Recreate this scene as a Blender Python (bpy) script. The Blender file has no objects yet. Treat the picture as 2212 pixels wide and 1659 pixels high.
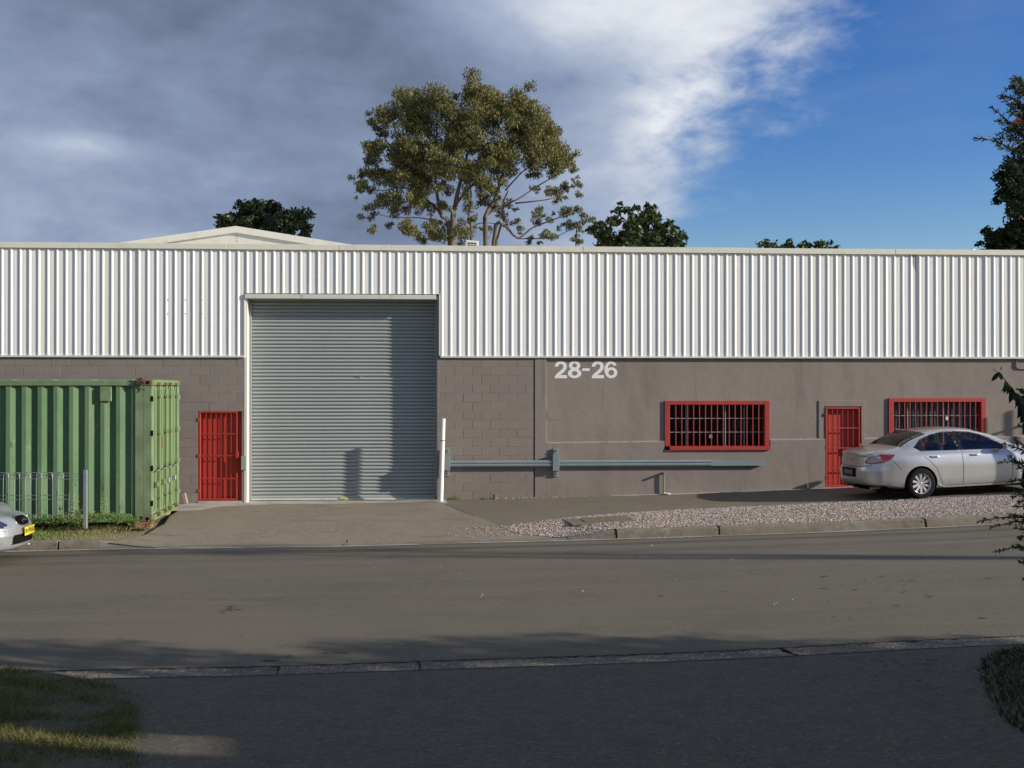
import bpy, bmesh, math, random
import numpy as np
from mathutils import Vector, Matrix
random.seed(7); rng = np.random.default_rng(7)
sc = bpy.context.scene
COL = sc.collection
rad = math.radians

# ------------------------------------------------------------------ camera, world, sun, exposure
F, PSI, CX, HV = 2335.0, rad(3.5), 1106.0, 838.6      # focal length and horizon in units of a 2212 px wide picture
CAM = Vector((-1.48, -24.23, 2.517))
cd = bpy.data.cameras.new('camera'); cam = bpy.data.objects.new('camera', cd); COL.objects.link(cam)
cd.sensor_width = 36; cd.lens = 36 * F / 2212; cd.clip_end = 3000; cd.clip_start = .1
cam.location = CAM
cam.rotation_euler = (rad(90) + math.atan((HV - 829.5) / F), 0, -PSI)
sc.camera = cam

LIGHT = Vector((-1, .31, -.36)).normalized()
sd = bpy.data.lights.new('sun', 'SUN'); sun = bpy.data.objects.new('sun', sd); COL.objects.link(sun)
sd.energy = 4.9; sd.angle = rad(.55); sd.color = (1, .92, .80)
sun.rotation_euler = LIGHT.to_track_quat('-Z', 'Y').to_euler(); sun.location = (30, -30, 20)

w = bpy.data.worlds.new('World'); sc.world = w; w.use_nodes = True
nt = w.node_tree; N = nt.nodes; L = nt.links; N.clear()
def wn(t, **k):
    n = N.new(t)
    for a, b in k.items(): setattr(n, a, b)
    return n
def wmath(op, a, b=None, c=None, clamp=False):
    n = wn('ShaderNodeMath', operation=op, use_clamp=clamp)
    for i, v in enumerate((a, b, c)):
        if v is None: continue
        if isinstance(v, (int, float)): n.inputs[i].default_value = v
        else: L.new(v, n.inputs[i])
    return n.outputs[0]
def wmap(v, a, b, c=0, d=1, kind='SMOOTHSTEP'):
    n = wn('ShaderNodeMapRange', interpolation_type=kind)
    L.new(v, n.inputs[0])
    for i, q in enumerate((a, b, c, d)): n.inputs[i + 1].default_value = q
    return n.outputs[0]
out = wn('ShaderNodeOutputWorld')
sky = wn('ShaderNodeTexSky', sky_type='NISHITA'); sky.sun_disc = False
sky.sun_elevation = math.asin(-LIGHT.z); sky.sun_rotation = math.atan2(-LIGHT.x, -LIGHT.y)
sky.air_density = 1.0; sky.dust_density = .3; sky.ozone_density = 2.2
hsv = wn('ShaderNodeHueSaturation'); hsv.inputs['Saturation'].default_value = 1.45; hsv.inputs['Value'].default_value = .98; hsv.inputs['Hue'].default_value = .522; L.new(sky.outputs[0], hsv.inputs['Color'])
bg1 = wn('ShaderNodeBackground'); bg1.inputs[1].default_value = .105; L.new(hsv.outputs[0], bg1.inputs[0])
tc = wn('ShaderNodeTexCoord'); sep = wn('ShaderNodeSeparateXYZ'); L.new(tc.outputs['Generated'], sep.inputs[0])
X, Y, Z = sep.outputs
zc = wmath('ADD', wmath('MAXIMUM', Z, 0.0), .22)
px = wmath('DIVIDE', X, zc); py = wmath('DIVIDE', Y, zc)
cmb = wn('ShaderNodeCombineXYZ'); L.new(px, cmb.inputs[0]); L.new(py, cmb.inputs[1]); L.new(wmath('MULTIPLY', Z, 1.5), cmb.inputs[2])
cmb2 = wn('ShaderNodeCombineXYZ'); L.new(X, cmb2.inputs[0]); L.new(Y, cmb2.inputs[1]); L.new(wmath('MULTIPLY', Z, 1.9), cmb2.inputs[2])
def wnoise(scale, detail, rough, dist=0, off=(0, 0, 0), sx=1, sy=1, src=None):
    mp = wn('ShaderNodeMapping'); mp.inputs['Location'].default_value = off; mp.inputs['Scale'].default_value = (sx, sy, 1)
    L.new((src or cmb).outputs[0], mp.inputs[0])
    n = wn('ShaderNodeTexNoise'); n.inputs['Scale'].default_value = scale; n.inputs['Detail'].default_value = detail
    n.inputs['Roughness'].default_value = rough; n.inputs['Distortion'].default_value = dist
    L.new(mp.outputs[0], n.inputs['Vector']); return n.outputs[0]
nA = wmath('ADD', wmath('MULTIPLY', wnoise(1.1, 8, .60, .3, (3.1, 1.7, 0)), .35), wmath('MULTIPLY', wnoise(4.2, 10, .58, .15, (5.3, 2.7, 1.1), src=cmb2), .65))
nB = wnoise(.8, 5, .55, .3, (9.1, 4.0, 2.0), sx=.8)
nC = wnoise(11, 8, .62, .25, (1.2, 7.7, 3), src=cmb2)
# cloud bank whose edge runs across the sky; clear blue to the east of it
q = wmath('ADD', wmath('MULTIPLY', X, -1.0), wmath('MULTIPLY', Z, .80)); q = wmath('ADD', q, .090)
qn = wmath('ADD', q, wmath('MULTIPLY', wmath('SUBTRACT', nA, .5), .52))
qn = wmath('ADD', qn, wmath('MULTIPLY', wmath('SUBTRACT', nC, .5), .30))
cover = wmap(qn, -.04, .12)
thin = wmath('MULTIPLY', wmap(nB, .50, .75), wmap(q, -.25, -.05))
cover = wmath('MAXIMUM', cover, wmath('MULTIPLY', thin, .35))
# brighter swells of cloud at places of their own, broken up by the noise; the rest is grey blue
b = wmath('ADD', .30, wmath('MULTIPLY', wmath('SUBTRACT', nA, .5), 1.55))
b = wmath('ADD', b, wmath('MULTIPLY', wmath('SUBTRACT', nB, .5), .8))
b = wmath('ADD', b, wmath('MULTIPLY', wmath('SUBTRACT', nC, .5), .38))
b = wmath('ADD', b, wmap(Z, .0, .20, .20, 0, 'LINEAR'))
b = wmath('ADD', b, wmap(q, .30, -.04, 0, .26, 'LINEAR'))
def swell(ax, az, rx, rz, amp):
    global b
    dx_ = wmath('DIVIDE', wmath('SUBTRACT', X, ax), rx); dz_ = wmath('DIVIDE', wmath('SUBTRACT', Z, az), rz)
    d2 = wmath('ADD', wmath('MULTIPLY', dx_, dx_), wmath('MULTIPLY', dz_, dz_))
    g_ = wmath('EXPONENT', wmath('MULTIPLY', d2, -1.0))
    b = wmath('ADD', b, wmath('MULTIPLY', g_, amp))
swell(.085, .335, .10, .050, .62); swell(.22, .31, .10, .07, .40); swell(.19, .24, .045, .035, .32); swell(-.31, .205, .05, .012, .34); swell(-.25, .12, .16, .03, .16); swell(.12, .19, .10, .03, .12)
swell(-.16, .33, .16, .06, -.16); swell(-.36, .30, .12, .07, -.14); swell(-.05, .15, .20, .03, -.05)
b = wmath('MULTIPLY', b, 1.0, clamp=True)
cr = wn('ShaderNodeValToRGB'); L.new(b, cr.inputs[0])
el = cr.color_ramp.elements
el[0].position = 0; el[0].color = (.110, .142, .215, 1)
el[1].position = 1; el[1].color = (.66, .68, .71, 1)
e = el.new(.30); e.color = (.185, .238, .350, 1)
e = el.new(.62); e.color = (.315, .372, .485, 1)
bg2 = wn('ShaderNodeBackground'); bg2.inputs[1].default_value = 1.0; L.new(cr.outputs[0], bg2.inputs[0])
mx = wn('ShaderNodeMixShader'); L.new(cover, mx.inputs[0]); L.new(bg1.outputs[0], mx.inputs[1]); L.new(bg2.outputs[0], mx.inputs[2])
L.new(mx.outputs[0], out.inputs[0])
sc.view_settings.view_transform = 'Standard'; sc.view_settings.look = 'None'
sc.view_settings.exposure = .35; sc.view_settings.gamma = 1; sc.view_settings.use_curve_mapping = False

# ------------------------------------------------------------------ helpers
def pl(u, v, y=0.0):
    """where the sight line through (u, v) of the 2212 px wide photograph meets the plane y"""
    k = (u - CX) / F; dx = k * math.cos(PSI) + math.sin(PSI); dy = math.cos(PSI) - k * math.sin(PSI)
    t = (y - CAM.y) / dy
    return Vector((CAM.x + t * dx, y, CAM.z - (v - HV) / F * t))

def link(name, me, mat=None, parent=None):
    o = bpy.data.objects.new(name, me); COL.objects.link(o)
    if mat is not None and me is not None and len(me.materials) == 0: me.materials.append(mat)
    if parent is not None: o.parent = parent
    return o
def mesh_np(name, V, Fc, mat=None, parent=None, smooth=False):
    me = bpy.data.meshes.new(name)
    V = np.asarray(V, dtype=np.float32); Fc = np.asarray(Fc, dtype=np.int32)
    n = Fc.shape[1]
    me.vertices.add(len(V)); me.vertices.foreach_set('co', V.ravel())
    me.loops.add(Fc.size); me.loops.foreach_set('vertex_index', Fc.ravel())
    me.polygons.add(len(Fc)); me.polygons.foreach_set('loop_start', np.arange(0, Fc.size, n, dtype=np.int32))
    me.polygons.foreach_set('loop_total', np.full(len(Fc), n, dtype=np.int32))
    if smooth: me.polygons.foreach_set('use_smooth', np.ones(len(Fc), dtype=bool))
    me.update(calc_edges=True); me.validate()
    return link(name, me, mat, parent)
class MB:
    def __init__(s): s.v = []; s.f = []
    def quad(s, *p):
        i = len(s.v); s.v += [tuple(a) for a in p]; s.f.append(tuple(range(i, i + len(p)))); return s
    def box(s, x0, x1, y0, y1, z0, z1, m=None):
        i = len(s.v)
        P = [(x0, y0, z0), (x1, y0, z0), (x1, y1, z0), (x0, y1, z0), (x0, y0, z1), (x1, y0, z1), (x1, y1, z1), (x0, y1, z1)]
        if m is not None: P = [tuple(m @ Vector(p)) for p in P]
        s.v += P
        s.f += [tuple(i + k for k in q) for q in ((0, 3, 2, 1), (4, 5, 6, 7), (0, 1, 5, 4), (1, 2, 6, 5), (2, 3, 7, 6), (3, 0, 4, 7))]
        return s
    def bbox(s, x0, x1, y0, y1, z0, z1, b=.004, m=None):
        """box with its edges bevelled"""
        bm = bmesh.new(); bmesh.ops.create_cube(bm, size=1)
        for v in bm.verts: v.co = Vector(((x0 + x1) / 2 + v.co.x * (x1 - x0), (y0 + y1) / 2 + v.co.y * (y1 - y0), (z0 + z1) / 2 + v.co.z * (z1 - z0)))
        bmesh.ops.bevel(bm, geom=bm.edges[:], offset=b, segments=1, affect='EDGES')
        s.addbm(bm, m); return s
    def addbm(s, bm, m=None):
        i = len(s.v); bm.verts.index_update()
        s.v += [tuple(m @ v.co) if m is not None else tuple(v.co) for v in bm.verts]
        s.f += [tuple(i + v.index for v in f.verts) for f in bm.faces]; bm.free()
    def tube(s, pts, r, n=6, cap=True):
        pts = [Vector(p) for p in pts]; rs = r if isinstance(r, (list, tuple)) else [r] * len(pts)
        rings = []; up = Vector((.13, .21, .97)).normalized()
        for k, p in enumerate(pts):
            d = (pts[min(k + 1, len(pts) - 1)] - pts[max(k - 1, 0)]).normalized()
            a = d.cross(up)
            if a.length < .1: a = d.cross(Vector((1, 0, 0)))
            a.normalize(); bb = d.cross(a).normalized(); up = bb.cross(d) if False else up
            i = len(s.v); rings.append(i)
            for j in range(n):
                t = 2 * math.pi * j / n
                s.v.append(tuple(p + (a * math.cos(t) + bb * math.sin(t)) * rs[k]))
        for k in range(len(pts) - 1):
            for j in range(n):
                s.f.append((rings[k] + j, rings[k] + (j + 1) % n, rings[k + 1] + (j + 1) % n, rings[k + 1] + j))
        if cap:
            s.f.append(tuple(rings[0] + j for j in reversed(range(n)))); s.f.append(tuple(rings[-1] + j for j in range(n)))
        return s
    def lathe(s, prof, n=32, m=None, closed=False):
        """profile of (radius, height) turned about the local Y axis"""
        i = len(s.v); K = len(prof)
        for j in range(n):
            t = 2 * math.pi * j / n
            for (r, h) in prof:
                p = Vector((r * math.cos(t), h, r * math.sin(t)))
                s.v.append(tuple(m @ p) if m is not None else tuple(p))
        for j in range(n):
            for k in range(K - 1 + (1 if closed else 0)):
                k2 = (k + 1) % K
                s.f.append((i + j * K + k, i + j * K + k2, i + ((j + 1) % n) * K + k2, i + ((j + 1) % n) * K + k))
        return s
    def build(s, name, mat, parent=None, smooth=False, auto=None):
        me = bpy.data.meshes.new(name); me.from_pydata(s.v, [], s.f)
        if smooth or auto:
            me.polygons.foreach_set('use_smooth', [True] * len(me.polygons))
            if auto: me.set_sharp_from_angle(angle=rad(auto))
        me.update(); return link(name, me, mat, parent)
def tag(o, label=None, cat=None, group=None, kind=None):
    if label: o['label'] = label
    if cat: o['category'] = cat
    if group: o['group'] = group
    if kind: o['kind'] = kind
    return o
def thing(name, label, cat, loc=(0, 0, 0), group=None):
    o = bpy.data.objects.new(name, None); COL.objects.link(o); o.location = loc; o.empty_display_size = .3
    return tag(o, label, cat, group)
def struct(o): o['kind'] = 'structure'; return o

# ------------------------------------------------------------------ materials
def mat(name, col, rough=.8, metal=0, spots=(), bump=(), streak=None, coat=0, trans=None, spec=.5, island=None, sheen=0, vary=0):
    """spots: list of (scale, colour, lo, hi, stretch) noise-driven colour patches; bump: list of (scale, strength, dist)"""
    m = bpy.data.materials.new(name); m.use_nodes = True; nt = m.node_tree; N = nt.nodes; L = nt.links
    bs = N['Principled BSDF']; bs.inputs['Roughness'].default_value = rough; bs.inputs['Metallic'].default_value = metal
    bs.inputs['Specular IOR Level'].default_value = spec
    bs.inputs['Coat Weight'].default_value = coat; bs.inputs['Coat Roughness'].default_value = .05
    tc = N.new('ShaderNodeTexCoord'); src = tc.outputs['Object']
    cur = None
    rgb = N.new('ShaderNodeRGB'); rgb.outputs[0].default_value = (*col, 1); cur = rgb.outputs[0]
    if island:
        g = N.new('ShaderNodeNewGeometry'); r = N.new('ShaderNodeValToRGB'); L.new(g.outputs['Random Per Island'], r.inputs[0])
        el = r.color_ramp.elements; n = len(island)
        el[0].position = 0; el[0].color = (*island[0], 1); el[1].position = 1; el[1].color = (*island[-1], 1)
        for i in range(1, n - 1): e = el.new(i / (n - 1)); e.color = (*island[i], 1)
        cur = r.outputs[0]
    for sp in spots:
        scale, c2, lo, hi = sp[:4]; st = sp[4] if len(sp) > 4 else (1, 1, 1)
        mp = N.new('ShaderNodeMapping'); mp.inputs['Scale'].default_value = st; L.new(src, mp.inputs[0])
        mp.inputs['Location'].default_value = (scale * .37, scale * .11, 3.3)
        n = N.new('ShaderNodeTexNoise'); n.inputs['Scale'].default_value = scale; n.inputs['Detail'].default_value = 6; n.inputs['Roughness'].default_value = .6
        L.new(mp.outputs[0], n.inputs['Vector'])
        r = N.new('ShaderNodeMapRange'); r.inputs[1].default_value = lo; r.inputs[2].default_value = hi; L.new(n.outputs[0], r.inputs[0])
        mix = N.new('ShaderNodeMix'); mix.data_type = 'RGBA'; L.new(r.outputs[0], mix.inputs['Factor']); L.new(cur, mix.inputs['A'])
        mix.inputs['B'].default_value = (*c2, 1); cur = mix.outputs['Result']
    if vary:
        oi = N.new('ShaderNodeObjectInfo'); mr = N.new('ShaderNodeMapRange'); mr.inputs[3].default_value = 1 - vary; mr.inputs[4].default_value = 1 + vary; L.new(oi.outputs['Random'], mr.inputs[0])
        vm = N.new('ShaderNodeVectorMath'); vm.operation = 'SCALE'; L.new(cur, vm.inputs[0]); L.new(mr.outputs[0], vm.inputs['Scale']); cur = vm.outputs[0]
    L.new(cur, bs.inputs['Base Color'])
    prev = None
    for (scale, strength, dist) in bump:
        n = N.new('ShaderNodeTexNoise'); n.inputs['Scale'].default_value = scale; n.inputs['Detail'].default_value = 5; L.new(src, n.inputs['Vector'])
        bn = N.new('ShaderNodeBump'); bn.inputs['Strength'].default_value = strength; bn.inputs['Distance'].default_value = dist
        L.new(n.outputs[0], bn.inputs['Height'])
        if prev: L.new(prev, bn.inputs['Normal'])
        prev = bn.outputs[0]
    if prev: L.new(prev, bs.inputs['Normal'])
    if trans:                                    # thin leaf: some light passes through
        t = N.new('ShaderNodeBsdfTranslucent'); L.new(cur, t.inputs[0]); ms = N.new('ShaderNodeMixShader'); ms.inputs[0].default_value = trans
        L.new(bs.outputs[0], ms.inputs[1]); L.new(t.outputs[0], ms.inputs[2]); L.new(ms.outputs[0], N['Material Output'].inputs[0])
    return m
def glass_mat(name, tint, alpha):
    m = bpy.data.materials.new(name); m.use_nodes = True; nt = m.node_tree; N = nt.nodes; L = nt.links; N.clear()
    o = N.new('ShaderNodeOutputMaterial'); t = N.new('ShaderNodeBsdfTransparent'); t.inputs[0].default_value = (*tint, 1)
    g = N.new('ShaderNodeBsdfGlossy'); g.inputs['Roughness'].default_value = .02; g.inputs[0].default_value = (.75, .8, .85, 1)
    f = N.new('ShaderNodeLayerWeight'); f.inputs[0].default_value = .5
    pw = N.new('ShaderNodeMath'); pw.operation = 'POWER'; pw.inputs[1].default_value = 5; L.new(f.outputs['Facing'], pw.inputs[0])
    a = N.new('ShaderNodeMath'); a.operation = 'MULTIPLY_ADD'; a.inputs[1].default_value = .9; a.inputs[2].default_value = .04 + alpha; L.new(pw.outputs[0], a.inputs[0])
    ms = N.new('ShaderNodeMixShader'); L.new(a.outputs[0], ms.inputs[0]); L.new(t.outputs[0], ms.inputs[1]); L.new(g.outputs[0], ms.inputs[2]); L.new(ms.outputs[0], o.inputs[0])
    return m
M = {}
M['asphalt'] = mat('asphalt', (.104, .086, .054), .88, spots=[(24, (.165, .142, .10), .46, .70), (30, (.05, .042, .028), .50, .70), (11, (.088, .073, .047), .50, .66), (.9, (.122, .103, .070), .48, .60, (.25, 2.2, 1)), (1.7, (.085, .071, .047), .5, .68, (.7, 1.3, 1)), (5, (.118, .10, .068), .55, .7), (160, (.155, .145, .125), .55, .75), (300, (.05, .046, .04), .58, .75), (.35, (.124, .106, .074), .35, .7, (.4, 1.6, 1)), (.9, (.09, .082, .07), .55, .75, (.25, 1.5, 1)), (7, (.06, .055, .047), .70, .76, (.6, 1.6, 1))], bump=[(180, .35, .01), (40, .15, .02)])
M['asphaltdark'] = mat('asphaltdark', (.055, .047, .033), .85)
M['footpath'] = mat('footpath', (.135, .112, .076), .92, spots=[(24, (.21, .178, .128), .50, .70), (30, (.07, .058, .038), .50, .70), (.8, (.155, .13, .09), .4, .7), (2.5, (.10, .085, .062), .55, .75), (120, (.20, .185, .16), .62, .8), (200, (.05, .045, .036), .6, .8)], bump=[(120, .3, .012)])
M['driveway'] = mat('driveway', (.205, .168, .118), .9, spots=[(22, (.31, .26, .195), .48, .70), (30, (.11, .088, .06), .50, .70), (9, (.175, .142, .098), .50, .66), (.6, (.24, .20, .145), .4, .7), (2.2, (.12, .10, .075), .55, .75, (.5, 1.5, 1)), (90, (.29, .26, .215), .6, .8), (150, (.08, .068, .05), .58, .8), (6, (.11, .092, .07), .66, .74)], bump=[(110, .35, .012), (15, .15, .02)])
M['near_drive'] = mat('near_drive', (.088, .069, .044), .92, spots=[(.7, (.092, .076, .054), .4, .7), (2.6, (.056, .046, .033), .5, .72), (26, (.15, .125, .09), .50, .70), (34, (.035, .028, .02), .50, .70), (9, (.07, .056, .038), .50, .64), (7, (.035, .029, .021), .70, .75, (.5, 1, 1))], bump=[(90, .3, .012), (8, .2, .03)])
M['concrete'] = mat('concrete', (.42, .38, .33), .9, spots=[(1.5, (.24, .215, .18), .45, .7), (70, (.38, .35, .31), .6, .8), (5, (.17, .15, .12), .62, .78)], bump=[(80, .2, .008)])
M['kerb'] = mat('kerb', (.185, .160, .122), .92, spots=[(1.2, (.15, .128, .092), .45, .65, (1, 1, 2)), (9, (.10, .085, .06), .58, .72), (80, (.28, .26, .22), .58, .8), (3, (.24, .22, .185), .55, .7)], bump=[(60, .4, .012), (9, .3, .02)])
M['gutter'] = mat('gutter', (.125, .105, .079), .92, spots=[(2, (.10, .084, .062), .45, .7), (26, (.36, .32, .26), .52, .70), (34, (.08, .066, .048), .52, .7), (4, (.12, .10, .072), .58, .7)], bump=[(60, .45, .015)])
M['soil'] = mat('soil', (.22, .175, .11), .95, spots=[(1.2, (.15, .15, .065), .45, .65), (14, (.22, .18, .11), .5, .7), (50, (.07, .055, .03), .55, .75)], bump=[(25, .5, .03)])
M['dirt'] = mat('dirt', (.085, .066, .036), .95, spots=[(2, (.05, .052, .022), .45, .65), (30, (.10, .085, .06), .5, .7)], bump=[(25, .5, .03)])
M['gravel_bed'] = mat('gravel_bed', (.25, .205, .17), .95, spots=[(45, (.10, .08, .065), .45, .6), (60, (.42, .36, .31), .55, .7)], bump=[(45, .8, .03)])
M['stone'] = mat('stone', (.4, .35, .3), .85, island=[(.18, .13, .10), (.42, .33, .27), (.36, .26, .21), (.56, .49, .42), (.50, .36, .30), (.24, .20, .17), (.58, .54, .49)])
M['blockpaint'] = mat('blockpaint', (.224, .191, .168), .85, vary=.045, spots=[(1.0, (.20, .168, .146), .4, .7), (3, (.235, .198, .172), .5, .7), (120, (.17, .143, .123), .5, .8)], bump=[(140, .35, .006), (30, .1, .01)])
M['joint'] = mat('joint', (.25, .222, .20), .9)
M['render'] = mat('render', (.225, .187, .163), .85, spots=[(.5, (.245, .205, .18), .4, .65), (1.6, (.198, .164, .144), .5, .7, (1, 1, .35)), (14, (.235, .20, .178), .62, .75), (1.3, (.17, .142, .124), .60, .76, (4, 1, .35)), (60, (.30, .28, .26), .78, .8)], bump=[(1.6, .35, .05), (90, .25, .006), (8, .12, .015)])
M['sunlit_ledge'] = mat('sunlit_ledge', (.31, .27, .24), .9, spots=[(6, (.17, .15, .13), .5, .7)], bump=[(20, .4, .02)])  # paler than the render: sun on the plinth top put into the colour
M['cladding'] = mat('cladding', (.81, .795, .76), .55, vary=.03, spots=[(9, (.55, .50, .42), .72, .80, (3, 1, .10)), (.5, (.76, .75, .72), .4, .7, (1, 1, .15)), (6, (.72, .71, .69), .62, .8, (1, 1, .12)), (2.5, (.70, .70, .685), .60, .75, (3, 1, .3))], bump=[(2.2, .10, .02)])
M['flashing'] = mat('flashing', (.70, .68, .58), .5, spots=[(3, (.62, .59, .50), .5, .7), (14, (.45, .42, .34), .66, .75, (1, 1, .4))])
M['trim_cream'] = mat('trim_cream', (.60, .58, .52), .55, spots=[(5, (.42, .38, .31), .6, .75, (1, 1, .3))])
M['slat'] = mat('slat', (.315, .340, .335), .5, metal=.1, vary=.03, spots=[(.7, (.35, .378, .372), .4, .7), (5, (.26, .30, .30), .6, .75, (.25, 1, 2))], bump=[(2, .08, .02)])
M['dark'] = mat('dark', (.008, .008, .009), .95, spec=.05)
M['void'] = mat('void', (.02, .02, .022), .9, spots=[(2, (.05, .05, .05), .5, .7)])
M['red'] = mat('red', (.37, .030, .020), .6, spots=[(2, (.31, .026, .018), .45, .7), (25, (.42, .07, .05), .60, .74), (60, (.25, .10, .07), .70, .78)], bump=[(60, .1, .004)])
M['reddoor'] = mat('reddoor', (.44, .036, .020), .55, spots=[(1.5, (.42, .034, .02), .45, .7), (20, (.46, .06, .035), .62, .75)], bump=[(40, .1, .004)])
M['white'] = mat('white', (.78, .77, .76), .5)
M['pole'] = mat('pole', (.80, .76, .70), .5, spots=[(9, (.55, .47, .38), .62, .74, (1, 1, .5)), (40, (.3, .2, .12), .70, .76)])
M['guard'] = mat('guard', (.20, .245, .26), .55, metal=.15, spots=[(2, (.235, .28, .29), .45, .7), (30, (.15, .19, .2), .58, .75)])
M['galv'] = mat('galv', (.30, .32, .34), .45, metal=.5, spots=[(20, (.22, .23, .25), .5, .7)])
M['boxgrey'] = mat('boxgrey', (.28, .31, .31), .5)
M['brickred'] = mat('brickred', (.34, .17, .11), .9, spots=[(20, (.24, .11, .07), .5, .7)])
M['timber'] = mat('timber', (.36, .22, .11), .8, spots=[(12, (.26, .15, .07), .5, .7, (.2, 1, 3))])
M['cgreen'] = mat('cgreen', (.108, .185, .090), .7, spec=.3, spots=[(.9, (.13, .21, .108), .4, .7), (2.2, (.082, .148, .072), .5, .7, (1, 1, .4)), (9, (.19, .26, .155), .62, .75, (1, 1, .5)), (7, (.05, .085, .055), .64, .72, (1, 1, .35)), (11, (.035, .06, .042), .67, .73, (1, 1, .55)), (15, (.16, .09, .04), .66, .76, (1, 1, .35))], bump=[(3, .15, .03), (40, .15, .006)])
M['cdoor'] = mat('cdoor', (.135, .195, .086), .72, spec=.3, spots=[(1.3, (.16, .22, .105), .4, .7), (14, (.17, .26, .14), .6, .75), (9, (.20, .115, .05), .60, .74, (1, 1, .5))], bump=[(40, .15, .006)])
M['crail'] = mat('crail', (.125, .175, .082), .7, spots=[(3, (.19, .27, .15), .4, .7), (10, (.20, .115, .05), .58, .72, (1, 1, .6)), (30, (.10, .055, .03), .64, .75)], bump=[(30, .2, .008)])
M['rust'] = mat('rust', (.15, .10, .05), .85, spots=[(12, (.13, .20, .10), .5, .65), (30, (.08, .04, .02), .58, .75)], bump=[(40, .3, .008)])
M['cyan'] = mat('cyan', (.10, .42, .36), .6)
M['silver'] = mat('silver', (.50, .495, .49), .27, metal=.6, coat=.8, bump=[(2.5, .03, .02)], spots=[(3, (.46, .45, .44), .5, .75)])
M['silver2'] = mat('silver2', (.42, .43, .44), .30, metal=.6, coat=.7)
M['rim'] = mat('rim', (.62, .62, .64), .3, metal=.7)
M['tyre'] = mat('tyre', (.010, .010, .010), .85, spec=.12, bump=[(60, .2, .004)])
M['blackplastic'] = mat('blackplastic', (.012, .012, .013), .85, spec=.1)
M['seam'] = mat('seam', (.035, .035, .038), .7)
M['chrome'] = mat('chrome', (.75, .76, .78), .12, metal=1)
M['lampred'] = mat('lampred', (.20, .008, .012), .12, coat=1)
M['lampclear'] = mat('lampclear', (.36, .30, .29), .12, metal=.4, coat=1)
M['lampdark'] = mat('lampdark', (.03, .035, .055), .08, coat=1)
M['orange'] = mat('orange', (.85, .12, .03), .3)
M['pink'] = mat('pink', (.62, .18, .24), .5)
M['fabric'] = mat('fabric', (.022, .026, .032), .95, spec=.1)
M['beige'] = mat('beige', (.30, .34, .27), .9)
M['plate'] = mat('plate', (.72, .60, .03), .4)
M['plate2'] = mat('plate2', (.045, .05, .06), .35)
M['ink'] = mat('ink', (.04, .035, .02), .5)
M['platewhite'] = mat('platewhite', (.33, .33, .36), .4)
M['carglass'] = glass_mat('carglass', (.62, .67, .66), .02)
M['carglassdark'] = glass_mat('carglassdark', (.10, .12, .12), .04)
M['winglass'] = glass_mat('winglass', (.55, .6, .62), .02)
M['blind'] = mat('blind', (.66, .72, .69), .8)
M['acwhite'] = mat('acwhite', (.66, .64, .55), .5)
M['bark'] = mat('bark', (.115, .092, .07), .9, spots=[(4, (.19, .155, .12), .45, .65, (1, 1, .3)), (9, (.11, .08, .055), .55, .7, (1, 1, .2))], bump=[(12, .5, .03)])
M['barkdark'] = mat('barkdark', (.09, .065, .045), .9, bump=[(12, .5, .03)])
M['euc'] = mat('euc', (.08, .09, .03), .6, island=[(.085, .092, .026), (.14, .14, .036), (.18, .165, .046), (.10, .108, .032), (.22, .175, .058), (.07, .088, .032)], trans=.28)
M['euc2'] = mat('euc2', (.12, .14, .07), .6, island=[(.11, .13, .07), (.16, .18, .10), (.20, .21, .12), (.13, .15, .08)], trans=.3)
M['camphor'] = mat('camphor', (.05, .08, .02), .5, island=[(.022, .036, .010), (.038, .058, .014), (.06, .085, .022), (.03, .045, .012), (.075, .095, .028)], trans=.18)
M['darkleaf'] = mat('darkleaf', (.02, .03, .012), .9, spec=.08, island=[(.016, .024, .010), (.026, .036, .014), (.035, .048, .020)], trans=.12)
M['bottle'] = mat('bottle', (.04, .07, .025), .65, spec=.3, island=[(.022, .042, .014), (.038, .065, .02), (.065, .095, .032), (.035, .055, .02)], trans=.2)
M['bottletip'] = mat('bottletip', (.3, .06, .05), .5, island=[(.22, .07, .04), (.32, .05, .05), (.14, .12, .04)], trans=.2)
M['broad'] = mat('broad', (.03, .05, .015), .65, spec=.25, island=[(.02, .032, .010), (.035, .055, .016), (.05, .07, .022)], trans=.2)
M['grass'] = mat('grass', (.08, .10, .02), .9, spec=.15, island=[(.14, .19, .04), (.24, .24, .08), (.38, .31, .16), (.11, .17, .035), (.44, .36, .20), (.19, .22, .06)], trans=.25)
M['grassg'] = mat('grassg', (.08, .12, .02), .9, spec=.15, island=[(.12, .21, .04), (.20, .27, .07), (.08, .15, .03), (.28, .28, .10)], trans=.25)
M['grassn'] = mat('grassn', (.08, .08, .02), .9, spec=.15, island=[(.08, .12, .022), (.14, .14, .035), (.21, .16, .06), (.06, .10, .016), (.25, .18, .08), (.10, .13, .03)], trans=.25)
M['brickwall'] = mat('brickwall', (.30, .22, .17), .9)
M['tileroof'] = mat('tileroof', (.22, .10, .07), .8)
M['cable'] = mat('cable', (.02, .02, .02), .7)

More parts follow.
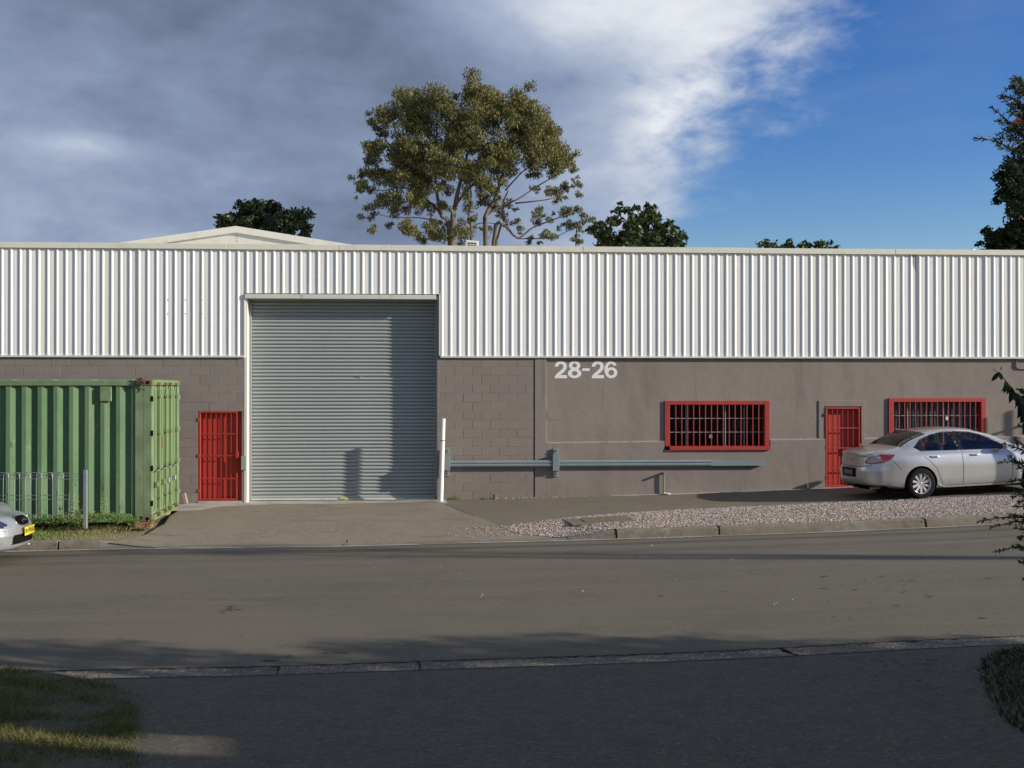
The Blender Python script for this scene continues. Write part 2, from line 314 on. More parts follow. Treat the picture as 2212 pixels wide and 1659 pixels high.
# ------------------------------------------------------------------ terrain
GX = [-40, -14, -8.9, -6.8, -3.2, -.8, 1.4, 4.9, 7, 8.7, 11, 14, 20, 40]
GZ = [-.25, -.09, -.04, -.012, 0, .042, .078, .165, .235, .305, .385, .48, .60, .9]
def g(x): return np.interp(x, GX, GZ)
def sst(a, b, x):
    t = np.clip((x - a) / (b - a), 0, 1); return t * t * (3 - 2 * t)
YK, YN = -5.8, -13.6
def drop(x): return sst(-7.6, -6.2, x) * (1 - sst(.5, 1.5, x))
def z_verge(x, y):
    return g(x) - .012 - .135 * drop(x) * sst(3.9, 5.8, -y)
def z_road(x, y):
    t = (y - (YK + YN) / 2) / ((YK - YN) / 2)
    near = -.19 + .04 * sst(0, 4, x)
    base = np.interp(-y, [5.8, 13.6], [0, 1])
    return g(x) + (-.16) * (1 - base) + near * base + .07 * (1 - t * t)
def z_near(x, y):
    d = -14.35 - y
    near = -.19 + .04 * sst(0, 4, x)
    s = YN - y                                   # distance past the asphalt edge
    gut = near - .015 * np.sin(np.clip(s / .4, 0, 1) * math.pi) + .12 * sst(.35, .8, s)
    return g(x) + gut + .088 * np.maximum(s - .7, 0) - g(x) * .5 * sst(2, 8, s)
def z_bank(x, y):
    return z_near(x, y) + .10 * (1 - sst(-5.3, -4.0, x)) * sst(14.36, 14.52, -y)
def zg(x, y):
    x = np.asarray(x, float); y = np.asarray(y, float)
    return np.where(y > YK, z_verge(x, y), np.where(y > YN, z_road(x, y), z_near(x, y)))

def sheet(name, xs, ys, zf, m, off=0, mask=None, wob=0):
    Xg, Yg = np.meshgrid(xs, ys); Zg = zf(Xg, Yg) + off
    if wob: Zg = Zg + wob * (rng.random(Zg.shape) - .5)
    V = np.stack([Xg.ravel(), Yg.ravel(), Zg.ravel()], 1)
    nx = len(xs); idx = np.arange(len(xs) * len(ys)).reshape(len(ys), nx)
    Fc = np.stack([idx[:-1, :-1], idx[:-1, 1:], idx[1:, 1:], idx[1:, :-1]], -1).reshape(-1, 4)
    if mask is not None:
        c = V[Fc].mean(1); Fc = Fc[mask(c[:, 0], c[:, 1])]
    return mesh_np(name, V, Fc, m, None, True)
def poly_sheet(name, poly, zf, m, off, res=.25):
    """a ground sheet with an exact outline, draped over the terrain"""
    bm = bmesh.new()
    P = []
    for a, b in zip(poly, poly[1:] + poly[:1]):
        n = max(1, int(math.dist(a, b) / res))
        for k in range(n): P.append((a[0] + (b[0] - a[0]) * k / n, a[1] + (b[1] - a[1]) * k / n))
    bm.faces.new([bm.verts.new((x, y, 0)) for x, y in P])
    xs = [p[0] for p in P]; ys = [p[1] for p in P]
    for lo, hi, ax in ((min(xs), max(xs), 0), (min(ys), max(ys), 1)):
        k = lo + res
        while k < hi:
            bmesh.ops.bisect_plane(bm, geom=bm.verts[:] + bm.edges[:] + bm.faces[:], plane_co=(k, 0, 0) if ax == 0 else (0, k, 0), plane_no=(1, 0, 0) if ax == 0 else (0, 1, 0))
            k += res
    bmesh.ops.triangulate(bm, faces=bm.faces[:])
    for v in bm.verts: v.co.z = float(zf(v.co.x, v.co.y)) + off
    me = bpy.data.meshes.new(name); bm.to_mesh(me); bm.free()
    if me.polygons[0].normal.z < 0: me.flip_normals()
    for p in me.polygons: p.use_smooth = True
    return link(name, me, m)

def zbase(x, y):
    y = np.where((y < -5.68) & (y > -5.8), -5.81, y)
    far = np.where(y > 0, np.minimum(g(x) - .05, .3), zg(x, y) - .06)
    return np.where(y < -26, zg(x, np.full_like(y, -26.)) - .06, far)
xs = np.unique(np.concatenate([np.linspace(-900, -60, 8), np.linspace(-60, -20, 9), np.arange(-20, 24, .5), np.linspace(24, 60, 9), np.linspace(60, 900, 8)]))
ys = np.unique(np.concatenate([np.linspace(-400, -60, 5), np.linspace(-60, -26, 6), np.arange(-26, 1, .25), [-5.66, -5.70, -5.81], np.linspace(1, 60, 6), np.linspace(60, 1500, 6)]))
struct(sheet('ground', xs, ys, zbase, M['soil']))
xr = np.arange(-45, 60, .25)
yr = np.arange(YN, YK + .001, .3)
struct(sheet('road', xr, yr, z_road, M['asphalt'], .0))
# far verge: grass bank left, driveway, asphalt footpath, gravel bed
drive = [(-7.15, .0), (-7.05, -1.0), (-6.95, -2.4), (-6.72, -3.7), (-6.75, -4.8), (-6.95, -5.4), (-7.1, -5.79), (.75, -5.79), (.3, -5.5), (-.2, -5.15), (-.5, -4.6), (-.85, -3.4), (-1.25, -2.1), (-1.5, -.85), (-1.62, .0)]
struct(poly_sheet('driveway', drive, z_verge, M['driveway'], .004))
strip = [(-8.3, .0), (-8.3, -1.3), (-6.85, -1.5), (-6.55, -1.35), (-6.3, -.75), (-5.2, -.42), (-1.75, -.36), (-1.56, -.7), (-1.45, -.8), (-1.5, .32), (-5.95, .32), (-5.97, .0)]
struct(poly_sheet('concrete_strip', strip, z_verge, M['concrete'], .008))
path = [(-1.62, .0), (-1.5, -.85), (-1.25, -2.1), (-.85, -3.4), (-.5, -4.6), (.2, -4.25), (1.0, -3.75), (1.9, -3.35), (3.2, -3.1), (4.6, -2.95), (6, -2.88), (8, -2.9), (10.3, -2.92), (13, -2.95), (20, -2.95), (20, .0)]
struct(poly_sheet('footpath', path, z_verge, M['footpath'], .004))
edge_c = [(2.2, .0), (2.2, -.16), (3.2, -.22), (4.5, -.25), (6.0, -.16), (6.9, -.10), (7.1, -.33), (8.2, -.33), (8.3, .0)]
struct(poly_sheet('concrete_edge', edge_c, z_verge, M['concrete'], .010))
gbed = [(-.5, -4.6), (.2, -4.25), (1.0, -3.75), (1.9, -3.35), (3.2, -3.1), (4.6, -2.95), (6, -2.88), (8, -2.9), (10.3, -2.92), (13, -2.95), (20, -2.95), (20, -5.62), (1.1, -5.62), (.3, -5.5), (-.2, -5.15)]
struct(poly_sheet('gravel_bed', gbed, z_verge, M['gravel_bed'], .006))
# near side
xn = np.arange(-30, 30, .25)
struct(sheet('gutter', xn, np.array([-14.42, -14.3, -14.15, -14.0, -13.85, -13.7, -13.6]), z_near, M['gutter'], .0))
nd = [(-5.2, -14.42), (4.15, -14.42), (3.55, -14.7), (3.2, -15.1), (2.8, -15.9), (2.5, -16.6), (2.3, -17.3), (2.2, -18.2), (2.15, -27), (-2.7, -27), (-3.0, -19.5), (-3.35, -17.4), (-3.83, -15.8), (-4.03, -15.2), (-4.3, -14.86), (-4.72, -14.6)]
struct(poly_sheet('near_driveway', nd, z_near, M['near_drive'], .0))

struct(poly_sheet('drive_joint', [(-4.6, -14.405), (4.1, -14.405), (4.1, -14.43), (-4.6, -14.43)], z_near, M['dark'], .004, .5))
def inpoly(px, py, poly):
    inside = np.zeros(px.shape, bool); n = len(poly)
    for i in range(n):
        x0, y0 = poly[i]; x1, y1 = poly[(i + 1) % n]
        c = ((y0 > py) != (y1 > py)) & (px < (x1 - x0) * (py - y0) / (y1 - y0 + 1e-12) + x0)
        inside ^= c
    return inside
def scatter(poly, n):
    a = np.array(poly); lo = a.min(0); hi = a.max(0); P = []
    tot = 0
    while tot < n:
        p = lo + (hi - lo) * rng.random((n * 2, 2)); p = p[inpoly(p[:, 0], p[:, 1], poly)]; P.append(p); tot += len(p)
    return np.concatenate(P)[:n]

# kerb of cast segments with open, ragged joints
kerb = struct(thing('kerb', None, None))
kx = [-26, -22.4, -18.8, -15.2, -11.4, -7.93, -3.2, .6, 1.44, 3.24, 6.9, 10.5, 14.1, 17.7, 21.3, 30]
for a, b in zip(kx, kx[1:]):
    gap = .022 if a in (-7.93, 1.44, 3.24, 6.9) or b in (-7.93, 1.44, 3.24, 6.9) else .004
    n = max(3, int((b - a) / .12)); xx = np.linspace(a + gap, b - gap, n)
    V = []; Fc = []
    prof = [(-5.60, -.2), (-5.60, 0.0), (-5.605, .004), (-5.735, .004), (-5.765, -.012), (-5.80, -.14), (-5.802, -.22)]
    for i, x in enumerate(xx):
        d = float(drop(x)); top = float(g(x)) - .008; jx = 0
        end = (i in (0, n - 1))
        for (y, dz) in prof:
            zz = top + dz if dz < -.13 else top + dz - .135 * d * (1 if y < -5.7 else .95)
            zz += random.uniform(-.003, .003)
            V.append((x + (random.uniform(-.012, .012) if end else 0), y + random.uniform(-.003, .003) + (.006 * math.sin(x * 1.3)), zz))
    K = len(prof)
    for i in range(n - 1):
        for k in range(K - 1): Fc.append((i * K + k, i * K + k + 1, (i + 1) * K + k + 1, (i + 1) * K + k))
    me = bpy.data.meshes.new('kerb_segment'); me.from_pydata(V, [], Fc + [tuple(range(K)), tuple(range((n - 1) * K + K - 1, (n - 1) * K - 1, -1))]); me.update()
    link('kerb_segment', me, M['kerb'], kerb)
# thin pale lip of concrete between kerb and asphalt
xs2 = np.arange(-26, 30, .12)
V = []; Fc = []
for i, x in enumerate(xs2):
    wv = .035 + .018 * math.sin(x * 3.1) * math.sin(x * .9) + random.uniform(-.008, .008)
    for y in (-5.785, -5.80 - wv): V.append((x, y, float(z_road(x, min(y, -5.8))) + (.014 if y > -5.8 else .005)))
for i in range(len(xs2) - 1): Fc.append((2 * i, 2 * i + 1, 2 * i + 3, 2 * i + 2))
me = bpy.data.meshes.new('kerb_lip'); me.from_pydata(V, [], Fc); link('kerb_lip', me, M['concrete'], kerb)

# loose gravel
st = scatter(gbed, 36000); sp = np.array([(x, y) for x, y in st if x < 14.5])
extra = np.stack([rng.uniform(-2.0, .8, 900), rng.uniform(-5.4, -4.5, 900)], 1)
extra = extra[rng.random(900) < np.clip((extra[:, 0] + 2.0) / 2.4, 0, 1) ** 1.6]
sp = np.concatenate([sp, extra]); n = len(sp)
base = np.array([(1, 0, -.3), (0, 1, -.3), (-1, 0, -.3), (0, -1, -.3), (.25, .1, .7)]); tri = np.array([(0, 1, 4), (1, 2, 4), (2, 3, 4), (3, 0, 4)])
s = rng.uniform(.008, .021, (n, 1, 1)) * np.stack([rng.uniform(.8, 1.6, n), rng.uniform(.6, 1.1, n), rng.uniform(.6, 1.2, n)], 1)[:, None, :]
a = rng.uniform(0, 6.28, n); B = base[None] * s
ca, sa = np.cos(a)[:, None], np.sin(a)[:, None]
V = np.stack([B[:, :, 0] * ca - B[:, :, 1] * sa + sp[:, 0:1], B[:, :, 0] * sa + B[:, :, 1] * ca + sp[:, 1:2], B[:, :, 2] + (z_verge(sp[:, 0], sp[:, 1]) + .014)[:, None]], -1).reshape(-1, 3)
Fc = (tri[None] + (np.arange(n) * 5)[:, None, None]).reshape(-1, 3)
tag(mesh_np('gravel', V, Fc, M['stone']), 'loose pinkish grey gravel between the footpath and the kerb', 'gravel', kind='stuff')

# grass blades
def blades(name, P, h, wd, m, label, zf=zg, lean=.5, cat='grass', hb=None):
    n = len(P); z = zf(P[:, 0], P[:, 1]) - .01
    a = rng.uniform(0, 6.28, n); hh = rng.uniform(h[0], h[1], n)
    if hb is not None: hh = hh * hb(P)
    lx = rng.normal(0, lean, n) * hh; ly = rng.normal(0, lean, n) * hh
    dx = np.cos(a) * wd * .5; dy = np.sin(a) * wd * .5
    b0 = np.stack([P[:, 0] - dx, P[:, 1] - dy, z], 1); b1 = np.stack([P[:, 0] + dx, P[:, 1] + dy, z], 1)
    t = np.stack([P[:, 0] + lx, P[:, 1] + ly, z + hh], 1)
    V = np.stack([b0, b1, t], 1).reshape(-1, 3); Fc = np.arange(3 * n).reshape(-1, 3)
    return tag(mesh_np(name, V, Fc, m), label, cat, kind='stuff')
fg = [(-16, -5.6), (-7.6, -5.6), (-7.05, -5.2), (-6.8, -4.75), (-6.9, -3.6), (-7.6, -3.2), (-16, -3.0)]
P = scatter(fg, 60000)
nz = np.sin(P[:, 0] * 2.1 + np.sin(P[:, 1] * 3.3)) * np.sin(P[:, 1] * 2.7 + P[:, 0] * .7)
keep = rng.random(len(P)) < np.clip(.62 + .35 * nz - .45 * sst(-8.6, -7.2, P[:, 0]), .12, 1)
P = P[keep]
blades('verge_grass', P, (.02, .07), .010, M['grass'], 'dry patchy grass on the verge in front of the container', hb=lambda p: np.where(p[:, 1] > -4.3, 1.5, .8))
gp = P[(rng.random(len(P)) < .5) & (P[:, 0] < -8.2) & (P[:, 1] < -4.5)]
blades('green_grass', gp + rng.normal(0, .02, gp.shape), (.03, .09), .012, M['grassg'], 'greener tufts of grass along the kerb beside the left car')
ng = [(-14, -14.40), (-5.2, -14.42), (-4.72, -14.6), (-4.3, -14.86), (-4.03, -15.2), (-3.83, -15.8), (-3.38, -17.4), (-3.02, -19.5), (-14, -19.5)]
P = scatter(ng, 150000); P = P[P[:, 0] > -7]; P = np.concatenate([P, P[:30000] + np.stack([rng.normal(0, .05, 30000), rng.normal(0, .03, 30000)], 1)])
nz = np.sin(P[:, 0] * 2.6 + np.sin(P[:, 1] * 2.3)) * np.sin(P[:, 1] * 3.1 + P[:, 0])
P = P[rng.random(len(P)) < np.clip(.75 + .35 * nz, .2, 1)]
blades('near_grass', P, (.02, .08), .009, M['grassn'], 'dry grass verge in the lower left beside the near driveway', zf=z_bank, lean=.8, hb=lambda p: .75 + .6 * np.clip(np.sin(p[:, 0] * 5.1 + 2 * np.sin(p[:, 1] * 3.7)) * np.sin(p[:, 1] * 6.3 + p[:, 0] * 2), -.6, 1))
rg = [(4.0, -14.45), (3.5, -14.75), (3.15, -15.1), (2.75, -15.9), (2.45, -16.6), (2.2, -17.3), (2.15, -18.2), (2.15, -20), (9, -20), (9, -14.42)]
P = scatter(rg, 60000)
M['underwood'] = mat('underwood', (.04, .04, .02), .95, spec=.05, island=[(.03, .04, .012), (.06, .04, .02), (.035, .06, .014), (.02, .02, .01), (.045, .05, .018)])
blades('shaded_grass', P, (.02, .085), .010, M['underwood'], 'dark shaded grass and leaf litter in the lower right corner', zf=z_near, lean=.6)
for poly in ([(-30, -14.42), (-5.2, -14.42), (-4.72, -14.6), (-4.3, -14.86), (-4.03, -15.2), (-3.83, -15.8), (-3.35, -17.4), (-3.0, -19.5), (-2.7, -27), (-30, -27)],
             [(4.15, -14.42), (30, -14.42), (30, -27), (2.15, -27), (2.2, -18.2), (2.3, -17.3), (2.5, -16.6), (2.8, -15.9), (3.2, -15.1), (3.55, -14.7)]):
    struct(poly_sheet('verge', poly, z_bank if poly[0][0] < 0 else z_near, M['dirt'], .002, .12 if poly[0][0] < -90 else .25))

def crack(name, pts, wd, label, zf):
    V = []; Fc = []; Q = []
    for a, b in zip(pts, pts[1:]):
        n = max(2, int(math.dist(a, b) / .05))
        for k in range(n): Q.append((a[0] + (b[0] - a[0]) * k / n + random.gauss(0, .010), a[1] + (b[1] - a[1]) * k / n + random.gauss(0, .010)))
    for k, (x, y) in enumerate(Q):
        d = (Q[min(k + 1, len(Q) - 1)][0] - Q[max(k - 1, 0)][0], Q[min(k + 1, len(Q) - 1)][1] - Q[max(k - 1, 0)][1]); l = math.hypot(*d) + 1e-6
        h = wd * random.uniform(.25, .8); nx, ny = -d[1] / l * h, d[0] / l * h
        V += [(x + nx, y + ny, float(zf(x + nx, y + ny)) + .007), (x - nx, y - ny, float(zf(x - nx, y - ny)) + .007)]
    for k in range(len(Q) - 1): Fc.append((2 * k, 2 * k + 1, 2 * k + 3, 2 * k + 2))
    me = bpy.data.meshes.new(name); me.from_pydata(V, [], Fc); me.update()
    if me.polygons[0].normal.z < 0: me.flip_normals()
    return struct(link(name, me, M['dark']))
crack('gutter_crack', [(1.86, -13.60), (1.93, -13.85), (1.88, -14.1), (2.02, -14.38)], .035, '', z_near)
crack('gutter_crack', [(-1.75, -13.60), (-1.72, -14.0), (-1.78, -14.4)], .010, '', z_near)
crack('gutter_crack', [(-3.1, -13.60), (-3.05, -14.0), (-3.12, -14.4)], .010, '', z_near)
crack('drive_crack', [(-3.22, -5.78), (-3.17, -5.5), (-3.21, -5.25)], .018, '', z_verge)
crack('drive_crack', [(-1.5, -.9), (-1.2, -2.2), (-.9, -3.3)], .010, '', lambda x, y: z_verge(x, y) + .004)
crack('road_edge', [(-20, -13.6), (20, -13.6)], .014, '', z_near)
# leaf litter and small stains lying on the road and drive
def litter(name, P, size, m, label, n=5):
    V = []; Fc = []
    for x, y in P:
        z = float(zg(x, y)) + .006; a0 = random.uniform(0, 6.28); s = random.uniform(.5, 1) * size
        pts = [(x + s * (1.6 if k % 2 else .9) * math.cos(a0 + k * 1.2566), y + s * .5 * math.sin(a0 + k * 1.2566), z + random.uniform(0, .008)) for k in range(5)]
        i = len(V); V += pts; Fc.append(tuple(range(i, i + 5)))
    me = bpy.data.meshes.new(name); me.from_pydata(V, [], Fc)
    return tag(link(name, me, m), label, 'litter', kind='stuff')
litter('leaf_litter', [(random.uniform(-6, 10), random.uniform(-13.4, -6)) for _ in range(90)] + [(random.gauss(3.6, 1.2), random.uniform(-13.2, -10)) for _ in range(30)], .022, M['barkdark'], 'small dead leaves scattered over the asphalt road')
litter('drive_litter', [(random.uniform(-3, 2.2), random.uniform(-18, -14.6)) for _ in range(60)] + [(random.gauss(2.5, .35), random.uniform(-17.5, -14.6)) for _ in range(160)], .022, M['barkdark'], 'dead leaves lying on the near driveway and along its right edge')
litter('oil_stains', [(-4.0 + random.gauss(0, .12), -11.2 + random.gauss(0, .12)) for _ in range(7)] + [(-2.6 + random.gauss(0, .25), -13.25 + random.gauss(0, .08)) for _ in range(6)] + [(3.5 + random.gauss(0, 1.2), -11 + random.gauss(0, .8)) for _ in range(16)], .045, M['asphaltdark'], 'small dark oil drips on the asphalt road')
litter('pale_litter', [(random.uniform(1.8, 3.1), random.uniform(-5.95, -5.84)) for _ in range(26)] + [(random.uniform(-3, 10), random.uniform(-12, -6)) for _ in range(22)], .014, M['white'], 'pale scraps of litter lying in the far gutter and on the road')
blades('kerb_weeds', np.array([(random.choice([-7.93, 1.44, 3.24, 6.9]) + random.gauss(0, .04), -5.70 + random.uniform(-.1, .05)) for _ in range(60)]), (.02, .06), .01, M['grassn'], 'tiny weeds growing in the cracks of the kerb', zf=lambda x, y: g(x) - .05)

# ------------------------------------------------------------------ warehouse
WH = thing('warehouse', 'long grey warehouse with white ribbed metal cladding, grey roller door and red barred windows', 'warehouse')
XL, XR = -17.0, 20.0
DX0, DX1, DZ = -5.85, -1.68, 4.50
# core walls behind the facing (with openings): boxes around the openings
core = MB()
def wall_box(x0, x1, z0, z1, y0=.0045, y1=.24): core.box(x0, x1, y0, y1, z0, z1)
R1 = (-6.94, -5.985, .02, 2.03)
wall_box(XL, R1[0], -.4, 3.3); wall_box(R1[0], R1[1], R1[3], 3.3); wall_box(R1[1], DX0 - .08, -.4, 3.3)
core.build('block_core', M['joint'], WH)
core = MB(); wall_box(DX1 + .06, .50, -.4, 3.3); core.build('block_core', M['joint'], WH)
# concrete blocks, one by one
def block_mesh(L, H=.192, d=.0, t=.0):
    b = MB(); b.bbox(0, L, 0, .05, 0, H, .004)
    me = bpy.data.meshes.new('block'); me.from_pydata(b.v, [], b.f); me.materials.append(M['blockpaint']); return me
bcache = {}
rest = MB()
def lay(x0, x1, off, skip, single):
    for r in range(-1, 16):
        z0 = r * .2 + .004
        o = off + (.2 if r % 2 == 0 else 0)
        k = math.floor((x0 - o) / .4)
        while o + k * .4 < x1:
            a = max(o + k * .4, x0) + .004; b = min(o + (k + 1) * .4, x1) - .004; k += 1
            if b - a < .03: continue
            segs = [(a, b)]
            for (sx0, sx1, sz0, sz1) in skip:
                if z0 < sz1 - .02 and z0 + .19 > sz0 + .02:
                    ns = []
                    for p, q in segs:
                        if q <= sx0 or p >= sx1: ns.append((p, q)); continue
                        if p < sx0 - .03: ns.append((p, sx0))
                        if q > sx1 + .03: ns.append((sx1, q))
                    segs = ns
            for p, q in segs:
                hh = .192
                if single(p, z0):
                    key = round((q - p), 2)
                    if key not in bcache: bcache[key] = block_mesh(q - p)
                    ob = link('block', bcache[key], None, WH); ob.location = (p, random.uniform(-.0025, .0015), z0)
                else: rest.box(p, q, 0, .05, z0, z0 + hh)
lay(XL, DX0 - .09, -10.9, [(-6.94, -5.985, -.3, 2.005)], lambda x, z: (z > 2.35 and x > -11.7) or x > -8.4)
lay(DX1 + .06, .485, -1.49, [], lambda x, z: True)
tag(rest.build('blocks', M['blockpaint'], WH), kind='stuff')
# painted jamb piers either side of the roller door
MB().bbox(DX0 - .085, DX0 - .02, -.004, .33, -.3, 4.58, .004).build('door_jamb', M['trim_cream'], WH)
MB().bbox(DX1, DX1 + .062, -.003, .33, -.3, 4.58, .004).build('door_jamb', M['blockpaint'], WH)
# rendered wall: recessed panel, pilaster, plinth with sloping top
W1 = (3.47, 5.885, 1.11, 2.232); D2 = (7.17, 8.024, .20, 2.10); W2 = (8.665, 10.96, 1.16, 2.29)
rw = MB()
def rb(x0, x1, z0, z1, y0=.03, y1=.26): rw.box(x0, x1, y0, y1, z0, z1)
rb(.51, W1[0], -.4, 3.3); rb(W1[0], W1[1], -.4, W1[2]); rb(W1[0], W1[1], W1[3], 3.3); rb(W1[1], D2[0], -.4, 3.3)
rb(D2[0], D2[1], D2[3], 3.3); rb(D2[0], D2[1], -.4, D2[2]); rb(D2[1], W2[0], -.4, 3.3); rb(W2[0], W2[1], -.4, W2[2]); rb(W2[0], W2[1], W2[3], 3.3); rb(W2[1], XR, -.4, 3.3)
# one clean front face instead of abutting boxes
rw.build('rendered_wall', M['render'], WH)
rw = MB(); rw.bbox(.515, .775, -.012, .03, -.35, 3.2, .006).build('pilaster', M['render'], WH)
def plz(x): return 1.285 + (x - .8) * .0105
def plinth(x0, x1, nm='plinth', cut=None):
    n = max(2, int((x1 - x0) / .15)); V = []; Fc = []
    for i in range(n + 1):
        x = x0 + (x1 - x0) * i / n; zt = plz(x) + random.uniform(-.006, .006)
        if cut and x > cut[0]: zt = min(zt, cut[1])
        yo = -.012
        V += [(x, yo, -.35), (x, yo, zt - .02), (x, yo + .008, zt - .003), (x, .032, zt + .012)]
    for i in range(n):
        for k in range(3): Fc.append((4 * i + k, 4 * i + 4 + k, 4 * i + 5 + k, 4 * i + 1 + k))
    Fc += [(0, 1, 2, 3), tuple(4 * n + k for k in (3, 2, 1, 0))]
    me = bpy.data.meshes.new(nm); me.from_pydata(V, [], Fc); link(nm, me, M['render'], WH)
    # top edge in a paler colour that stands in for sunlight on it
    V = []; Fc = []
    for i in range(n + 1):
        x = x0 + (x1 - x0) * i / n; zt = plz(x)
        if cut and x > cut[0]: zt = min(zt, cut[1])
        V += [(x, -.0145, zt - .018), (x, -.012, zt + .004), (x, .030, zt + .017)]
    for i in range(n):
        for k in range(2): Fc.append((3 * i + k, 3 * i + 3 + k, 3 * i + 4 + k, 3 * i + 1 + k))
    me = bpy.data.meshes.new('sunlit_ledge'); me.from_pydata(V, [], Fc); link('sunlit_ledge', me, M['sunlit_ledge'], WH)
plinth(.777, W1[0] - .01); plinth(W1[0] - .01, W1[1] + .01, cut=(-99, 1.10)); plinth(W1[1] + .01, D2[0]); plinth(D2[1], W2[0] - .01); plinth(W2[0] - .01, W2[1] + .01, cut=(-99, 1.15)); plinth(W2[1] + .01, XR)
# raised surround of the right door
sd_ = MB(); sd_.bbox(7.03, D2[0] - .002, .012, .03, 1.37, 2.235, .004); sd_.bbox(D2[0] - .002, D2[1] + .002, .012, .03, D2[3], 2.235, .004); sd_.bbox(D2[1] + .002, 8.13, .016, .03, 1.38, 2.235, .004)
sd_.build('door_surround', M['render'], WH)
# patch in the recessed panel
MB().bbox(.79, 1.12, .024, .031, 1.80, 2.03, .002).build('wall_patch', M['render'], WH)
# rooms behind: dark back walls so that openings are not see-through
vb = MB(); vb.box(XL, XR, 1.3, 1.34, -.4, 5.2); vb.box(XL, XR, .26, 1.3, -.45, -.4); vb.build('inner_wall', M['void'], WH)

# ribbed metal cladding in overlapping sheets
PIT = .1955
def rib_profile(n):
    """x, y of the outside face; pan at y = 0, ribs stand proud towards -y"""
    P = [(0, 0)]
    for k in range(n):
        x = k * PIT
        P += [(x + .046, 0), (x + .060, -.018), (x + .078, -.018), (x + .104, -.001), (x + .108, 0.0), (x + .150, -.0), (x + .153, -.0022), (x + .157, 0)]
    P.append((n * PIT, 0)); return P
ccache = {}
def clad_sheet(x, z0, z1, n=4):
    key = (round(z0, 3), round(z1, 3), n)
    if key not in ccache:
        P = rib_profile(n); nzs = 4; V = []; Fc = []
        for j in range(nzs):
            z = z0 + (z1 - z0) * j / (nzs - 1)
            for (a, b_) in P: V.append((a, b_, z))
        K = len(P)
        for j in range(nzs - 1):
            for k in range(K - 1): Fc.append((j * K + k, j * K + k + 1, (j + 1) * K + k + 1, (j + 1) * K + k))
        # lap edge returns
        me = bpy.data.meshes.new('cladding_sheet'); me.from_pydata(V, [], Fc); me.materials.append(M['cladding']); ccache[key] = me
    o = link('cladding_sheet', ccache[key], None, WH); o.location = (x, -.014 + random.uniform(-.002, .002), 0)
    o.rotation_euler = (random.uniform(-.0006, .0006), 0, random.uniform(-.0025, .0025)); return o
ZT = 5.585; ZB = 3.235
x = -5.94
while x > XL: x -= 4 * PIT; clad_sheet(x, ZB, ZT)
x = -5.94; nsh = 0
while x < DX1 + .05 - .01:
    n = min(4, int(round((DX1 + .085 - x) / PIT))); n = max(1, n); clad_sheet(x, 4.62, ZT, n); x += n * PIT
    if n < 4: break
x = DX1 + .041
while x < XR: clad_sheet(x, ZB, ZT); x += 4 * PIT
backing = MB(); backing.box(XL, DX0 - .09, -.008, .2, 3.31, ZT); backing.box(DX0 - .09, DX1 + .07, -.008, .2, 4.64, ZT); backing.box(DX1 + .07, XR, -.008, .2, 3.31, ZT); backing.build('cladding_frame', M['galv'], WH)
# flashings
def flash(x0, x1, z0, z1, y0, y1, nm='flashing', m='flashing'):
    return MB().bbox(x0, x1, y0, y1, z0, z1, .004).build(nm, M[m], WH)
px_ = [XL, -9.5, -6.3, -3.85, -2.7, 1.6, 5.4, 8.8, 12.7, XR]
for i, (a, b_) in enumerate(zip(px_, px_[1:])):
    flash(a + .004, b_ - .004, ZT - .005 + (.003 if i % 2 else 0), ZT + .118 + (.003 if i % 2 else 0), -.062 - (.002 if i % 2 else 0), .18, 'parapet_cap')
fx = [XL, -9.2, DX0 - .075]
for a, b_ in zip(fx, fx[1:]): flash(a + .003, b_ - .003, ZB - .042, ZB + .004, -.046, .0, 'sill_flashing', 'trim_cream')
fx = [DX1 + .075, .63, 4.3, 7.2, 10.4, XR]
for i, (a, b_) in enumerate(zip(fx, fx[1:])): flash(a + .003, b_ - .003, ZB - .040 + .002 * (i % 2), ZB + .004, -.048 - .001 * (i % 2), .0, 'sill_flashing', 'trim_cream')
flash(DX0 - .06, DX1 - .02, 4.50, 4.60, -.062, .1, 'head_flashing', 'trim_cream')
flash(DX1 + .045, DX1 + .088, ZB + .01, 4.62, -.026, .0, 'corner_flashing', 'trim_cream')
flash(DX0 - .088, DX0 - .062, ZB - .04, 4.60, -.040, .0, 'corner_flashing', 'trim_cream')
MB().box(DX0 - .02, DX1, .0, .33, 4.49, 4.52).build('door_lintel', M['boxgrey'], WH)
# rows of fixings showing on the left sheets
fb = MB()
for uu in (363, 401, 438, 475):
    for vv in (648, 678):
        p = pl(uu, vv); fb.lathe([(0, -.030), (.014, -.030), (.016, -.012)], 8, Matrix.Translation((p.x, 0, p.z)))
fb.build('bolt', M['galv'], WH)
# roller door with its slats
rd = MB(); rd.box(DX0 - .02, DX1, .40, .43, -.1, 4.52); rdo = rd.build('roller_door', M['dark'], WH)
prof = []
for k in range(7):
    t = k / 6; prof.append((-.030 * math.sin(math.pi * t) ** .8 if 0 < t < 1 else 0, .004 + .066 * t))
prof += [(.002, .0725), (.006, .0765), (0, .0805)]
V = []; Fc = []; K = len(prof); XS = np.linspace(DX0 - .015, DX1 - .002, 2)
for xx in XS:
    for (y, z) in prof: V.append((xx, y, z))
for k in range(K - 1): Fc.append((k, K + k, K + k + 1, k + 1))
sm = bpy.data.meshes.new('slat'); sm.from_pydata(V, [], Fc); sm.materials.append(M['slat'])
for p in sm.polygons: p.use_smooth = True
for k in range(56):
    o = link('slat', sm, None, rdo); o.location = (0, .335 + random.uniform(-.001, .001), k * .0805 + .035); o.rotation_euler.y = random.uniform(-.0002, .0002)
MB().bbox(DX0 - .01, DX1 - .005, .29, .35, 0.004, .045, .003).build('bottom_rail', M['trim_cream'], rdo)
